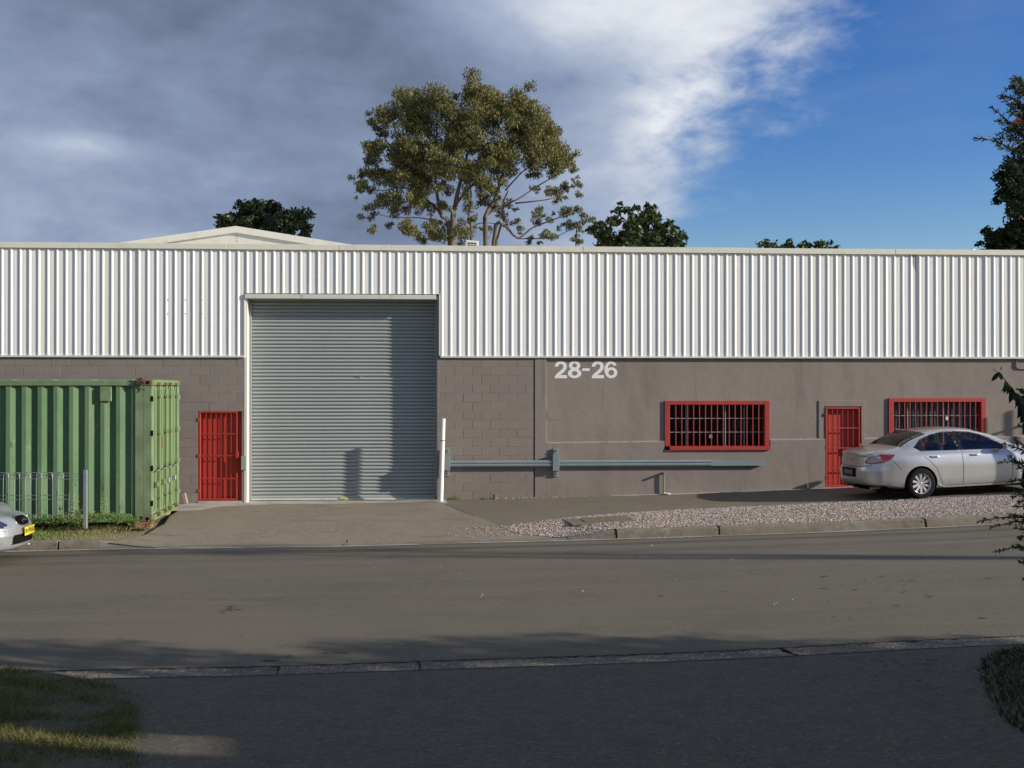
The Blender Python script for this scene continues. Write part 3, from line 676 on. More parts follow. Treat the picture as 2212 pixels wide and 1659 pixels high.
MB().bbox(DX0 - .02, DX0 + .03, .26, .37, 0, 4.5, .002).build('guide_rail', M['galv'], rdo)
MB().bbox(DX1 - .05, DX1 - .001, .26, .37, 0, 4.5, .002).build('guide_rail', M['galv'], rdo)
MB().bbox(-3.85, -3.70, .27, .29, .03, .06, .002).build('pull_handle', M['plate'], rdo)
p = pl(780, 813, .3); MB().bbox(p.x - .012, p.x + .012, .285, .30, p.z - .03, p.z + .03, .002).build('lock_tab', M['galv'], rdo)

# pedestrian doors: outer barred grille in the wall face, red leaf set back
def barred_door(x0, x1, z0, z1, nb, label_parent=WH, zr=(.26, .50, .75), flip=False):
    zf = z0
    fr = MB(); t = .045; yf = .018
    fr.bbox(x0 + .012, x0 + .012 + t, yf - .02, yf + .03, z0 + .02, z1 - .015, .004)
    fr.bbox(x1 - .10 - t * .6, x1 - .10, yf - .02, yf + .004, z0 + .02, z1 - .015, .004) if not flip else fr.bbox(x1 - .045 - t * .6, x1 - .045, yf - .02, yf + .03, z0 + .02, z1 - .015, .004)
    xe = x1 - .10 if not flip else x1 - .045
    fr.bbox(x0 + .012 + t, xe - t * .6, yf - .018, yf + .028, z1 - .015 - t, z1 - .015, .004)
    fr.bbox(x0 + .012 + t, xe - t * .6, yf - .018, yf + .028, z0 + .02, z0 + .02 + t, .004)
    d = fr.build('security_door', M['red'], WH)
    xa, xb = x0 + .012 + t, xe - t * .6
    for k in range(1, nb + 1):
        xx = xa + (xb - xa) * k / (nb + 1)
        MB().bbox(xx - .0065, xx + .0065, yf - .004, yf + .006, z0 + .06, z1 - .05, .002).build('bar', M['red'], d)
    for f_ in zr:
        zz = z1 - (z1 - z0) * f_
        MB().bbox(xa - .01, xe, yf - .014, yf - .0055, zz - .014, zz + .014, .002).build('cross_bar', M['red'], d)
    leaf = MB(); n = 8; yl = .118
    leaf.bbox(x0 - .0, x1 + .0, yl, yl + .04, z0 - .02, z1, .003)
    for k in range(n): 
        xx = x0 + .06 + k * (x1 - x0 - .10) / n
    leaf.build('door_leaf', M['reddoor'], d)
    jb = MB(); jb.box(x0 - .006, x0 + .006, .012, .24, z0 - .1, z1); jb.box(x1 - .006, x1 + .006, .034, .24, z0 - .1, z1); jb.box(x0, x1, .034, .24, z1 - .004, z1 + .004)
    jb.build('door_frame', M['red'], d)
    for f_ in (.10, .5, .88):
        zz = z1 - (z1 - z0) * f_
        MB().bbox(x0 - .012, x0 + .024, -.012, .004, zz - .04, zz + .04, .003).build('hinge', M['red'] if not flip else M['ink'], d)
    MB().bbox(xe - .03, xe + .03, -.02, .01, z0 + (z1 - z0) * .47, z0 + (z1 - z0) * .55, .003).build('lock_box', M['red'], d)
    MB().box(x0, x1, -.01, .2, z0 - .03, z0 + .012).build('threshold', M['concrete'], d)
    return d
barred_door(R1[0], R1[1], .015, R1[3], 6)
barred_door(D2[0], D2[1], .235, D2[3], 5, flip=True, zr=(.265, .51, .755))

# barred windows
def barred_window(X0, X1, Z0, Z1, dark):
    y = -.006; fw = .115
    fr = MB(); fr.bbox(X0, X0 + fw, y, .05, Z0 + .09, Z1, .005); fr.bbox(X1 - fw, X1, y, .05, Z0 + .09, Z1, .005)
    fr.bbox(X0 + fw, X1 - fw, y + .001, .05, Z1 - .09, Z1, .005)
    wdo = fr.build('window', M['red'], WH)
    MB().bbox(X0 + .10, X1 + .012, y - .055, .05, Z0, Z0 + .088, .006).build('window_sill', M['red'], wdo)
    n = 15; a, b_ = X0 + fw, X1 - fw
    for k in range(n):
        xx = a + (b_ - a) * (k + 1) / (n + 1)
        MB().bbox(xx - .010, xx + .010, .004, .012, Z0 + .09, Z1 - .09, .003).build('bar', M['red'], wdo)
    jb = MB(); jb.box(a - .002, a, .05, .22, Z0, Z1); jb.box(b_, b_ + .002, .05, .22, Z0, Z1); jb.box(a, b_, .05, .22, Z1 - .09, Z1 - .085); jb.box(a, b_, .05, .22, Z0 + .085, Z0 + .089)
    jb.build('reveal', M['red'], wdo)
    zz = np.linspace(Z0 + .09, Z1 - .09, 4)
    for k in range(3):
        MB().box(a, b_, .150, .156, zz[k] + .008, zz[k + 1] - .008).build('pane', M['winglass'], wdo)
        if k: MB().bbox(a, b_, .138, .16, zz[k] - .008, zz[k] + .008, .002).build('glazing_bar', M['boxgrey'], wdo)
    for f_ in (.185, .60, .80): MB().bbox(a + (b_ - a) * f_ - .009, a + (b_ - a) * f_ + .009, .137, .161, Z0 + .09, Z1 - .09, .002).build('mullion', M['boxgrey'], wdo)
    MB().bbox(a + (b_ - a) * (.43 if dark else .62), a + (b_ - a) * (.43 if dark else .62) + .062, .132, .136, Z0 + .27 if dark else Z0 + .62, Z0 + .345 if dark else Z0 + .70, .001).build('sticker', M['white'], wdo)
    # vertical blinds hanging behind the glass
    rngb = random.Random(5 if dark else 9)
    if not dark:
        for k in range(20):
            xx = a + (b_ - a) * (k + .5) / 20
            m = Matrix.Translation((xx, .19, 0)) @ Matrix.Rotation(rad(rngb.uniform(14, 28)), 4, 'Z')
            MB().box(-.062, .062, -.001, .001, Z0 + .10, Z1 - .10, m).build('blind_slat', M['blind'], wdo)
    else:
        for k in range(5):
            xx = a + (b_ - a) * rngb.random()
            MB().box(xx - .05, xx + .05, .5, .56, Z0 + .1, Z0 + rngb.uniform(.3, .7)).build('shelf_item', M['boxgrey'], wdo)
barred_window(*W1, True); barred_window(*W2, False)

# street number
def text_mesh(s, size, depth, offset, name, m, parent, loc, rot=(rad(90), 0, 0), sx=1.0, center=False):
    cu = bpy.data.curves.new('t', 'FONT'); cu.body = s; cu.size = size; cu.extrude = depth; cu.offset = offset
    if center: cu.align_x = 'CENTER'; cu.align_y = 'CENTER'
    to = bpy.data.objects.new('t', cu); COL.objects.link(to)
    dg = bpy.context.evaluated_depsgraph_get(); dg.update()
    me = bpy.data.meshes.new_from_object(to.evaluated_get(dg)); bpy.data.objects.remove(to); bpy.data.curves.remove(cu)
    me.materials.clear(); me.materials.append(m); me.name = name
    o = link(name, me, None, parent); o.location = loc; o.rotation_euler = rot; o.scale = (sx, 1, 1); return o
us = [(1198, 1225), (1227, 1256), (1258, 1274), (1278, 1305), (1306, 1334)]
zb_ = pl(1260, 817).z; zt_ = pl(1260, 780).z
def arc(cx_, cy_, rx_, ry_, a0, a1, n=18): return [(cx_ + rx_ * math.cos(rad(a0 + (a1 - a0) * k / n)), cy_ + ry_ * math.sin(rad(a0 + (a1 - a0) * k / n))) for k in range(n + 1)]
def glyph(ch):
    if ch == '-': return [[(0, 0), (1, 0), (1, 1), (0, 1)]]
    if ch == '2': return [arc(.375, .69, .335, .31, 184, -18) + [(.66, .50), (.56, .37), (.42, .25), (.345, .185), (.72, .185), (.72, 0), (.02, 0), (.05, .12), (.14, .25), (.32, .41), (.45, .53), (.505, .62)] + arc(.375, .69, .138, .135, -12, 184)]
    if ch == '8':
        ys8 = [0.0, .01, .03, .06] + [.1 + .04 * k for k in range(20)] + [.94, .965, .985, .998, 1.0]
        def hw8(y):
            a = 1 - ((y - .285) / .285) ** 2; b8 = 1 - ((y - .745) / .255) ** 2
            return max(.365 * math.sqrt(max(a, 0)), .315 * math.sqrt(max(b8, 0)), .002)
        return [[(.38 + hw8(y), y) for y in ys8] + [(.38 - hw8(y), y) for y in reversed(ys8)], arc(.38, .745, .125, .115, 0, 340), arc(.38, .285, .155, .135, 0, 340)]
    return [arc(.39, .50, .365, .50, 32, 270, 30) + arc(.395, .325, .345, .325, 272, 452, 24)[:-1] + [(.30, .625), (.235, .565), (.225, .60)] + arc(.395, .62, .170, .215, 185, 30, 14), arc(.40, .325, .155, .165, 0, 340)]
for ch, (u0, u1) in zip('28-26', us):
    a = pl(u0, 800).x; b_ = pl(u1, 800).x
    cu = bpy.data.curves.new('g', 'CURVE'); cu.dimensions = '2D'; cu.fill_mode = 'BOTH'; cu.extrude = .001
    for loop in glyph(ch):
        sp_ = cu.splines.new('POLY'); sp_.points.add(len(loop) - 1)
        for p_, q_ in zip(sp_.points, loop): p_.co = (q_[0], q_[1], 0, 1)
        sp_.use_cyclic_u = True
    to = bpy.data.objects.new('g', cu); COL.objects.link(to); dg = bpy.context.evaluated_depsgraph_get(); dg.update()
    me = bpy.data.meshes.new_from_object(to.evaluated_get(dg)); bpy.data.objects.remove(to); bpy.data.curves.remove(cu); me.name = 'number_digit'; me.materials.clear(); me.materials.append(M['white'])
    o = link('number_digit', me, None, WH); o.rotation_euler = (rad(90), 0, 0)
    co = np.array([v.co[:] for v in me.vertices]); lo, hi = co.min(0), co.max(0)
    hh = (zt_ - zb_) if ch != '-' else .06; z0 = zb_ if ch != '-' else zb_ + .165
    for v in me.vertices:
        v.co.x = (v.co.x - lo[0]) / (hi[0] - lo[0]) * (b_ - a); v.co.y = (v.co.y - lo[1]) / (hi[1] - lo[1]) * hh
    o.location = (a, .0285, z0)
# roof behind the parapet, gable walls at the ends
rf = MB(); rf.quad((XL, .2, 5.45), (XR, .2, 5.45), (XR, 7.8, 5.75), (XL, 7.8, 5.75)); rf.quad((XL, 7.8, 5.75), (XR, 7.8, 5.75), (XR, 7.8, -.3), (XL, 7.8, -.3)); rf.quad((XL, .2, 5.45), (XL, 7.8, 5.75), (XL, 7.8, -.3), (XL, .2, -.3)); rf.quad((XR, .2, 5.45), (XR, 7.8, 5.75), (XR, 7.8, -.3), (XR, .2, -.3))
rf.build('roof', M['cladding'], WH)
# little electrical box on the left jamb
a = pl(522, 985); b_ = pl(533, 1015)
o = MB().bbox(a.x, b_.x, -.06, -.005, b_.z, a.z, .006).build('meter_box', M['boxgrey'], WH)
# conduit and light bracket at the right
cp = MB(); p0 = pl(2196, 775); cp.tube([(p0.x, .01, 3.17), (p0.x, .01, 3.02), (p0.x + .05, .01, 2.97), (p0.x + .5, .01, 2.96)], .016, 8); cp.build('conduit', M['blockpaint'], WH)

# second shed with a low gable behind
pk = pl(510, 490, 9); GB = thing('gabled_shed', 'cream gabled metal shed showing above the left part of the parapet', 'shed', (pk.x, 9, 0))
sl = .154; hw = 9.0; ze = pk.z - hw * sl
gm = MB(); gm.quad((-hw, 0, -.3), (hw, 0, -.3), (hw, 0, ze), (0, 0, pk.z), (-hw, 0, ze)); gm.quad((-hw, 0, -.3), (-hw, 0, ze), (-hw, 11, ze), (-hw, 11, -.3)); gm.quad((hw, 0, -.3), (hw, 11, -.3), (hw, 11, ze), (hw, 0, ze)); gm.build('wall', M['flashing'], GB)
gm = MB(); gm.quad((-hw - .1, -.05, ze - .02), (0, -.05, pk.z + .005), (0, 11, pk.z + .005), (-hw - .1, 11, ze - .02)); gm.quad((hw + .1, -.05, ze - .02), (hw + .1, 11, ze - .02), (0, 11, pk.z + .005), (0, -.05, pk.z + .005)); gm.build('roof', M['cladding'], GB)
for s_ in (-1, 1):
    gm = MB(); t = .20
    P = [(0, pk.z + .02), (s_ * (hw + .1), ze - .0), (s_ * (hw + .1), ze - t), (0, pk.z + .02 - t)]
    gm.quad(*[(x_, -.07, z_) for x_, z_ in P]); gm.quad((0, -.07, pk.z + .02), (0, .1, pk.z + .02), (s_ * (hw + .1), .1, ze), (s_ * (hw + .1), -.07, ze)); gm.quad((0, -.07, pk.z + .02 - t), (s_ * (hw + .1), -.07, ze - t), (s_ * (hw + .1), -.0, ze - t), (0, -.0, pk.z + .02 - t))
    gm.build('barge_flashing', M['flashing'], GB)
gm = MB()
for k in range(7): gm.lathe([(0, -.012), (.012, -.012), (.014, 0)], 6, Matrix.Translation((.02, 0, pk.z - .25 - k * .09)))
gm.build('rivet', M['ink'], GB)

# air conditioner and vent cowl on the roof
a = pl(1003, 519, 3.0); b_ = pl(1030, 519, 3.0)
AC = thing('air_conditioner', 'small cream air conditioner poking up behind the parapet under the big tree', 'air conditioner', ((a.x + b_.x) / 2, 3.0, 5.56))
wd = (b_.x - a.x) / 2; top = a.z - 5.56
mm = Matrix.Rotation(rad(4), 4, 'Y')
MB().bbox(-wd, wd, 0, .5, 0.04, top, .01, mm).build('casing', M['acwhite'], AC)
for i in range(3):
    for j in range(3):
        MB().box(-wd * .72 + i * wd * .5, -wd * .72 + i * wd * .5 + wd * .40, -.006, .0, top - .09 - j * .055, top - .055 - j * .055, mm).build('grille_slot', M['ink'], AC)
MB().box(-wd, wd, .05, .45, -.02, .05).build('foot', M['galv'], AC)
p = pl(2101, 548, 2.5)
VC = thing('roof_vent', 'small white domed vent pipe on the roof at the right end of the parapet', 'vent', (p.x, 2.5, 5.5))
h_ = pl(2101, 537, 2.5).z - 5.5
VB = MB(); VB.lathe([(.075, 0), (.075, h_ - .09), (.09, h_ - .09), (.09, h_ - .035), (.05, h_ - .005), (0, h_)], 16, Matrix.Rotation(rad(90), 4, 'X')); VB.build('pipe', M['white'], VC, smooth=True)

# ------------------------------------------------------------------ things in front of the wall
# leaning white post
pb = pl(952, 1087, -.31); pt = pl(957, 905, -.31)
PO = thing('white_post', 'slim white round post leaning beside the right jamb of the roller door', 'post', (pb.x, -.31, float(zg(pb.x, -.31))))
d_ = Vector((pt.x - pb.x, 0, 0)); hh = pt.z - PO.location.z
MB().tube([(0, 0, -.05), (d_.x * .5, 0, hh * .5), (d_.x, 0, hh)], .055, 20).build('shaft', M['pole'], PO, auto=40)
MB().tube([(d_.x * .735, 0, hh * .735), (d_.x * .745, 0, hh * .745)], .0565, 20).build('band', M['rust'], PO)
MB().tube([(d_.x * .995, 0, hh * .998), (d_.x, 0, hh * 1.004)], .0575, 20).build('cap', M['pole'], PO)
# guard rail on brackets
a = pl(966, 1002, -.10); b_ = pl(1651, 1000, -.10)
GR = thing('guard_rail', 'long blue grey steel guard rail fixed low along the wall below the left barred window', 'guard rail', ((a.x + b_.x) / 2, 0, 0))
zc_ = lambda x: pl(1000, 1002, -.1).z + (x - a.x) / (b_.x - a.x) * (pl(1600, 999.5, -.1).z - pl(1000, 1002, -.1).z)
cxm = (a.x + b_.x) / 2
xm = pl(1536, 1000, -.1).x
prof = [(-.072, -.085), (-.072, -.10), (-.045, -.118), (-.018, -.118), (-.008, -.104), (.008, -.104), (.018, -.118), (.045, -.118), (.072, -.10), (.072, -.085)]
V = []; Fc = []
for i, x_ in enumerate((a.x, xm)):
    for (dz, y_) in prof: V.append((x_ - cxm, y_, zc_(x_) + dz))
K = len(prof)
for k in range(K - 1): Fc.append((k, K + k, K + k + 1, k + 1))
Fc.append((0, K - 1, 2 * K - 1, K))
me = bpy.data.meshes.new('ribbed_rail'); me.from_pydata(V, [], Fc); link('ribbed_rail', me, M['guard'], GR)
V = [(x_ - cxm, y_, zc_(x_) + dz) for x_ in (xm, b_.x) for dz, y_ in ((-.068, -.04), (-.068, -.104), (.068, -.104), (.068, -.04))]
me = bpy.data.meshes.new('plain_rail'); me.from_pydata(V, [], [(0, 4, 5, 1), (1, 5, 6, 2), (2, 6, 7, 3), (3, 7, 4, 0), (0, 1, 2, 3), (7, 6, 5, 4)]); link('plain_rail', me, M['guard'], GR)
for (uu, v0, v1) in ((1201, 969, 1030), (965, 969, 1029)):
    p0 = pl(uu, v0, -.12); p1 = pl(uu, v1, -.12)
    o = MB().bbox(p0.x - .072 - cxm, p0.x + .072 - cxm, -.135, -.121, p1.z + .13, p0.z - .14, .004)
    o.bbox(p0.x - .055 - cxm, p0.x + .055 - cxm, -.06, .0, p1.z, p0.z, .006)
    o.bbox(p0.x - .066 - cxm, p0.x - .056 - cxm, -.13, -.0, p1.z + .12, p0.z - .13, .002); o.bbox(p0.x + .056 - cxm, p0.x + .066 - cxm, -.13, -.0, p1.z + .12, p0.z - .13, .002)
    br = o.build('bracket', M['guard'], GR)
    for zz in (p0.z - .06, p1.z + .06):
        MB().tube([(p0.x - cxm, -.06, zz), (p0.x - cxm, -.085, zz)], .016, 6).build('bolt', M['ink'], br)
# short standpipe and stub post against the wall
p = pl(1434, 1068, -.06)
SP = thing('standpipe', 'short grey pipe standing against the wall below the left barred window', 'pipe', (p.x, -.06, p.z))
ht = pl(1434, 1021, -.06).z - p.z
MB().tube([(0, 0, -.05), (0, 0, ht)], .018, 10).build('pipe', M['blockpaint'], SP)
MB().bbox(-.028, .028, -.10, .05, ht - .03, ht + .01, .004).build('tap', M['blockpaint'], SP)
p = pl(1744, 1058, -.08)
SB = thing('stub_post', 'stubby grey post at the foot of the wall left of the right red door', 'post', (p.x, -.08, p.z - .05))
MB().bbox(-.02, .02, -.03, .03, 0, .19, .004).build('stub', M['blockpaint'], SB)
p = pl(1441, 1069, -.20)
DI = MB(); DI.lathe([(0, 0), (.06, 0), (.085, .03), (.08, .035), (.05, .012), (0, .012)], 14, Matrix.Translation((p.x, -.2, float(zg(p.x, -.2)) + .012)) @ Matrix.Rotation(rad(90), 4, 'X'))
tag(DI.build('dish', M['white'], None, auto=40), 'small white dish lying at the foot of the wall beside the standpipe', 'dish')
p = pl(403, 1083, -.12)
BR = tag(MB().bbox(-.035, .035, -.06, .06, 0, .24, .006, Matrix.Rotation(rad(-14), 4, 'Y')).build('loose_brick', M['brickwall'], None), 'grey brown brick leaning on the wall left of the left red door', 'brick'); BR.location = (p.x, -.12, float(zg(p.x, -.12)) + .01)
# rubble, rusty tin and plants at the wall foot
p = pl(1069, 1078, -.12)
TN = MB(); TN.lathe([(0, .10), (.036, .10), (.042, .11), (.042, .0), (0, 0)], 14, Matrix.Translation((p.x, -.12, float(zg(p.x, -.12)) + .004)) @ Matrix.Rotation(rad(90), 4, 'X') @ Matrix.Scale(1, 4, (0, 1, 0)))
tag(TN.build('rusty_tin', M['rust'], None), 'rusty tin standing at the foot of the block wall near its right end', 'tin')
V = MB()
for _ in range(70):
    x_ = random.choice([random.uniform(-.6, .5), random.uniform(.5, 6.6)]); s_ = random.uniform(.006, .025); y_ = -.02 - abs(random.gauss(0, .05))
    V.box(x_ - s_, x_ + s_, y_ - s_, y_ + s_, float(zg(x_, y_)), float(zg(x_, y_)) + s_, )
tag(V.build('rubble', M['concrete'], None), 'crumbs of mortar and rubble along the foot of the wall', 'rubble', kind='stuff')
def weed(u, v, y, h, n, label, m='grassg'):
    p = pl(u, v, y); P = np.stack([rng.normal(p.x, h * .45, n), rng.normal(y, .03, n)], 1)
    o = blades('weed', P, (h * .3, h), .014, M[m], label, lean=.45, cat='weed'); del o['kind']; return o
weed(983, 1078, -.06, .13, 60, 'small green weed at the foot of the wall beside the white post')
weed(1063, 1076, -.05, .07, 30, 'tiny weed by the rusty tin at the block wall', 'grass')

# pit lid in the gravel
p = pl(1235, 1132, -4.55)
PL_ = MB(); PL_.bbox(-.62, .62, -.42, .42, .0, .035, .01); o = tag(PL_.build('pit_lid', M['gutter'], None), 'flat concrete pit lid half buried in the gravel', 'pit lid'); o.location = (1.35, -4.35, float(zg(1.35, -4.35)) - .014); o.rotation_euler = (0, -.03, rad(7))
MB().bbox(-.32, .30, -.22, .20, .036, .044, .003).build('cover', M['rust'], o)
# orange paint fleck on the kerb side
litter('paint_fleck', [(-1.62, -6.08), (-1.56, -6.07)], .025, M['orange'], 'orange paint fleck on the road edge below the driveway')

# ------------------------------------------------------------------ shipping container
near = Vector((-6.83, -4.13)); far = Vector((-6.93, -1.72))
ang = math.atan2(-(far.x - near.x), far.y - near.y)     # turn of the box about z
CT = thing('shipping_container', 'weathered green shipping container with ribbed side and double doors at its right end', 'container', (near.x, near.y, .075))
CT.rotation_euler.z = ang
CL, CW, CH = 6.06, 2.44, 2.60
# local frame: x from -CL (left) to 0 (door end), y 0 (street) to CW
def corr_panel(L, H, pitch, depth, inset, n0=0):
    """ribbed steel sheet along x; outer ridges wide, valleys set back"""
    P = []; x_ = 0
    while x_ < L:
        for (dx, yy) in ((0, 0), (pitch * .26, 0), (pitch * .38, depth), (pitch * .60, depth)):
            if x_ + dx <= L: P.append((x_ + dx, yy))
        x_ += pitch
    P.append((L, P[-1][1])); return P
prof = corr_panel(CL - .42, CH, .275, .058, 0)
V = []; Fc = []; zs = [.16, .8, 1.4, 2.0, CH - .115]
for z_ in zs:
    for (x_, y_) in prof: V.append((-.30 - x_, .022 + y_, z_))
K = len(prof)
for j in range(len(zs) - 1):
    for k in range(K - 1): Fc.append((j * K + k + 1, j * K + k, (j + 1) * K + k, (j + 1) * K + k + 1))
me = bpy.data.meshes.new('side_panel'); me.from_pydata(V, [], Fc); link('side_panel', me, M['cgreen'], CT)
me2 = me.copy(); o = link('side_panel', me2, None, CT); o.location = (0, CW, 0); o.scale = (1, -1, 1)
MB().bbox(-CL + .1, -.16, .0, .09, CH - .115, CH - .012, .008).build('top_rail', M['crail'], CT)
MB().bbox(-CL + .1, -.16, CW - .09, CW, CH - .115, CH - .012, .008).build('top_rail', M['crail'], CT)
MB().bbox(-CL + .1, -.165, .02, .08, .0, .155, .006).build('bottom_rail', M['cgreen'], CT)
MB().bbox(-CL + .1, -.165, CW - .08, CW - .02, .0, .155, .006).build('bottom_rail', M['cgreen'], CT)
V = MB()
for k in range(8): V.bbox(-.35 - k * .70 - .62, -.35 - k * .70, .03, CW - .03, CH - .03, CH + .004, .015)
V.build('roof_panel', M['cgreen'], CT)
V = MB(); V.box(-CL, -CL + .06, .05, CW - .05, 0, CH - .02); V.build('end_wall', M['cgreen'], CT)
# corner posts and castings
for y0 in (0, CW - .16):
    for x0 in (-.165, -CL + .005):
        MB().bbox(x0, x0 + .16, y0, y0 + .16, .118, CH - .118, .008).build('corner_post', M['crail'], CT)
        for z0 in (0, CH - .118):
            c = MB().bbox(x0 - .012, x0 + .168, y0 - .006, y0 + .166, z0, z0 + .118, .012).build('corner_casting', M['rust'], CT)
            yy = y0 - .0075 if y0 == 0 else y0 + .1675
            MB().lathe([(0, 0), (.034, 0), (.036, .001)], 14, Matrix.Translation((x0 + .08, yy, z0 + .06))).build('socket', M['dark'], c)
# wide flat panel beside the right post on the street side
MB().bbox(-.302, -.1655, .001, .10, .10, CH - .116, .002).build('side_post', M['crail'], CT)
for zz in (.34, .98, 1.62, 2.25): MB().bbox(-.024, .012, -.0085, .03, zz - .05, zz + .05, .003).build('hinge_lug', M['dark'], CT)
# door header and sill
MB().bbox(-.10, .0, .165, CW - .165, CH - .10, CH, .006).build('door_header', M['cdoor'], CT)
MB().bbox(-.10, .0, .165, CW - .165, .0, .11, .006).build('door_sill', M['cdoor'], CT)
# door leaves with locking bars
for i, (y0, y1) in enumerate(((.17, CW / 2 - .004), (CW / 2 + .004, CW - .17))):
    V = MB(); V.box(-.035, -.012, y0, y1, .13, CH - .12)
    n = 5
    for k in range(n):   # vertical pressed ribs
        a_ = y0 + .05 + k * (y1 - y0 - .1) / n; V.bbox(-.012, .003, a_ + .02, a_ + (y1 - y0 - .1) / n - .04, .2, CH - .19, .006)
    lf = V.build('door_leaf', M['cdoor'], CT)
    for yy in (y0 + .27, y1 - .20) if i == 0 else (y0 + .20, y1 - .27):
        MB().tube([(.035, yy, .06), (.035, yy, CH - .05)], .019, 10).build('locking_bar', M['cdoor'], lf)
        for zz, m_ in ((.10, 'rust'), (.42, 'cdoor'), (.98, 'cdoor'), (1.62, 'cdoor'), (2.30, 'cdoor'), (CH - .08, 'rust')):
            MB().bbox(.0, .066, yy - .05, yy + .05, zz - .03, zz + .03, .006).build('bar_guide', M[m_], lf)
        MB().tube([(.05, yy, .98), (.075, yy - .18, .93), (.06, yy - .34, .92)], .011, 6).build('door_handle', M['galv'], lf)
        MB().bbox(.0, .07, yy - .27, yy - .19, .62, .72, .01).build('handle_catch', M['galv'] if yy > 1.3 else M['cdoor'], lf)
    for zz in (.34, .98, 1.62, 2.25):
        yo = y0 - .165 if i == 0 else y1 + .01
        if i == 1: MB().bbox(-.02, .022, y1 - .04, y1 + .145, zz - .045, zz + .045, .006).build('hinge', M['cdoor'], lf)
MB().bbox(.003, .008, .19 + .62, .19 + .75, 1.30, 1.52, .002).build('data_plate', M['rust'], CT)
MB().box(-.004, .0045, CW - .34, CW - .22, 1.95, 2.2).build('paint_patch', M['cyan'], CT)
# vent box and tangle at the top corner
MB().bbox(-.93, -.72, -.012, .035, CH - .40, CH - .13, .012).build('vent_box', M['crail'], CT)
V = MB(); rr = random.Random(3)
for k in range(5):
    c = Vector((-.22 + rr.uniform(-.05, .08), -.01, CH - .03)); pts = []
    for j in range(10): pts.append(c + Vector((.07 * math.sin(j * 1.1 + k), -.02 + .02 * math.cos(j * 1.7), .06 * math.cos(j * .9 + k * 2) - (.10 * (j / 9) if k == 4 else 0))))
    V.tube(pts, .009, 5)
V.build('rope_tangle', M['barkdark'], CT)
# blocks under the container
for (x_, y_, l, m_) in ((-.18, .02, .24, 'brickred'), (-.32, CW - .34, .50, 'timber'), (-2.8, .02, .3, 'brickred'), (-5.6, .02, .3, 'brickred')):
    lc = CT.matrix_basis @ Vector((x_, y_, 0)) if False else None
    wx = near.x + x_ * math.cos(ang) - y_ * math.sin(ang); wy = near.y + x_ * math.sin(ang) + y_ * math.cos(ang)
    zb = float(zg(wx, wy)) - .01
    o = MB().bbox(-.12, .16, -.06, .20, 0, .075 - zb - .001, .008).build('support_block', M[m_], None); o.location = (wx, wy, zb); o.rotation_euler.z = ang + random.uniform(-.1, .1)
    tag(o, {(-.18): 'red brick block under the near right corner of the green container', (-.32): 'timber block under the far right corner of the green container', (-2.8): 'brick block under the middle of the green container', (-5.6): 'brick block under the left end of the green container'}[x_], 'block')

# ------------------------------------------------------------------ wire fence before the container
FN = thing('wire_fence', 'low looped wire fence with a galvanised end post before the green container', 'fence', (-8.2, -4.75, 0))
pt = pl(185, 1015, -4.75); pbm = pl(185, 1117, -4.75)
MB().bbox(pt.x - .032 + 8.2, pt.x + .032 + 8.2, -.03, .03, pbm.z - .2, pt.z, .004).build('post', M['galv'], FN)
x1 = pt.x - .05 + 8.2; zt = pl(100, 1021, -4.75).z; zbm = pl(100, 1112, -4.75).z
for k in range(34):
    x_ = x1 - .14 - k * .094; wob = random.uniform(-.006, .006)
    if k in (0, 1): top_ = zt - .38 + k * .02
    else: top_ = zt
    MB().tube([(x_ + wob, 0, zbm - .06), (x_ + wob * .3, -.006, (zbm + top_) / 2), (x_ - wob, 0, top_)], .0055, 5).build('fence_wire', M['galv'], FN)
for zz in (zt, zt - .045, zt - .105, zt - .40, zt - .47):
    pts = [(x1 - 3.4 + k * .25, .004 + random.uniform(-.003, .003), zz + random.uniform(-.004, .004)) for k in range(13)] + [(x1 - .04 if zz > zt - .2 else x1 - .25, .004, zz - (.03 if zz > zt - .2 else 0))]
    MB().tube(pts, .0055, 5).build('fence_wire', M['galv'], FN)
# loop heads
for k in range(2, 34, 2):
    x_ = x1 - .14 - k * .094
    MB().tube([(x_, 0, zt - .12), (x_ - .012, -.01, zt - .02), (x_ - .047, -.012, zt + .012), (x_ - .082, -.01, zt - .02), (x_ - .094, 0, zt - .12)], .0055, 5).build('wire_loop', M['galv'], FN)

# ------------------------------------------------------------------ foliage
def leaf_cloud(blobs, dens, size, droop=.3, shell=.55, seedv=1, aspect=.4):
    r_ = np.random.default_rng(seedv); Vs = []
    for (c, rad3, k) in blobs:
        rad3 = np.array(rad3); n = int(dens * (rad3[0] * rad3[2]) * k)
        d = r_.normal(size=(n, 3)); d /= np.linalg.norm(d, axis=1)[:, None]
        rr = (r_.random(n) ** shell)[:, None]
        lump = 1 + .22 * np.sin(d[:, 0] * 7 + c[0] * 3) * np.sin(d[:, 1] * 6 + c[2]) * np.sin(d[:, 2] * 8 + c[0] * 5)
        p = np.array(c) + d * rr * rad3 * lump[:, None]
        Vs.append(p)
    P = np.concatenate(Vs); n = len(P)
    ax = r_.normal(size=(n, 3)); ax[:, 2] -= droop * 2; ax /= np.linalg.norm(ax, axis=1)[:, None]
    nb = r_.normal(size=(n, 3)); bx = np.cross(ax, nb); bx /= np.linalg.norm(bx, axis=1)[:, None]
    s = r_.uniform(size[0], size[1], n)[:, None]
    a = P - ax * s * .5; b2 = P + ax * s * .5; m1 = P + bx * s * aspect * .5; m2 = P - bx * s * aspect * .5
    V = np.stack([a, m1, b2, m2], 1).reshape(-1, 3); Fc = np.arange(4 * n).reshape(-1, 4)
    return V, Fc
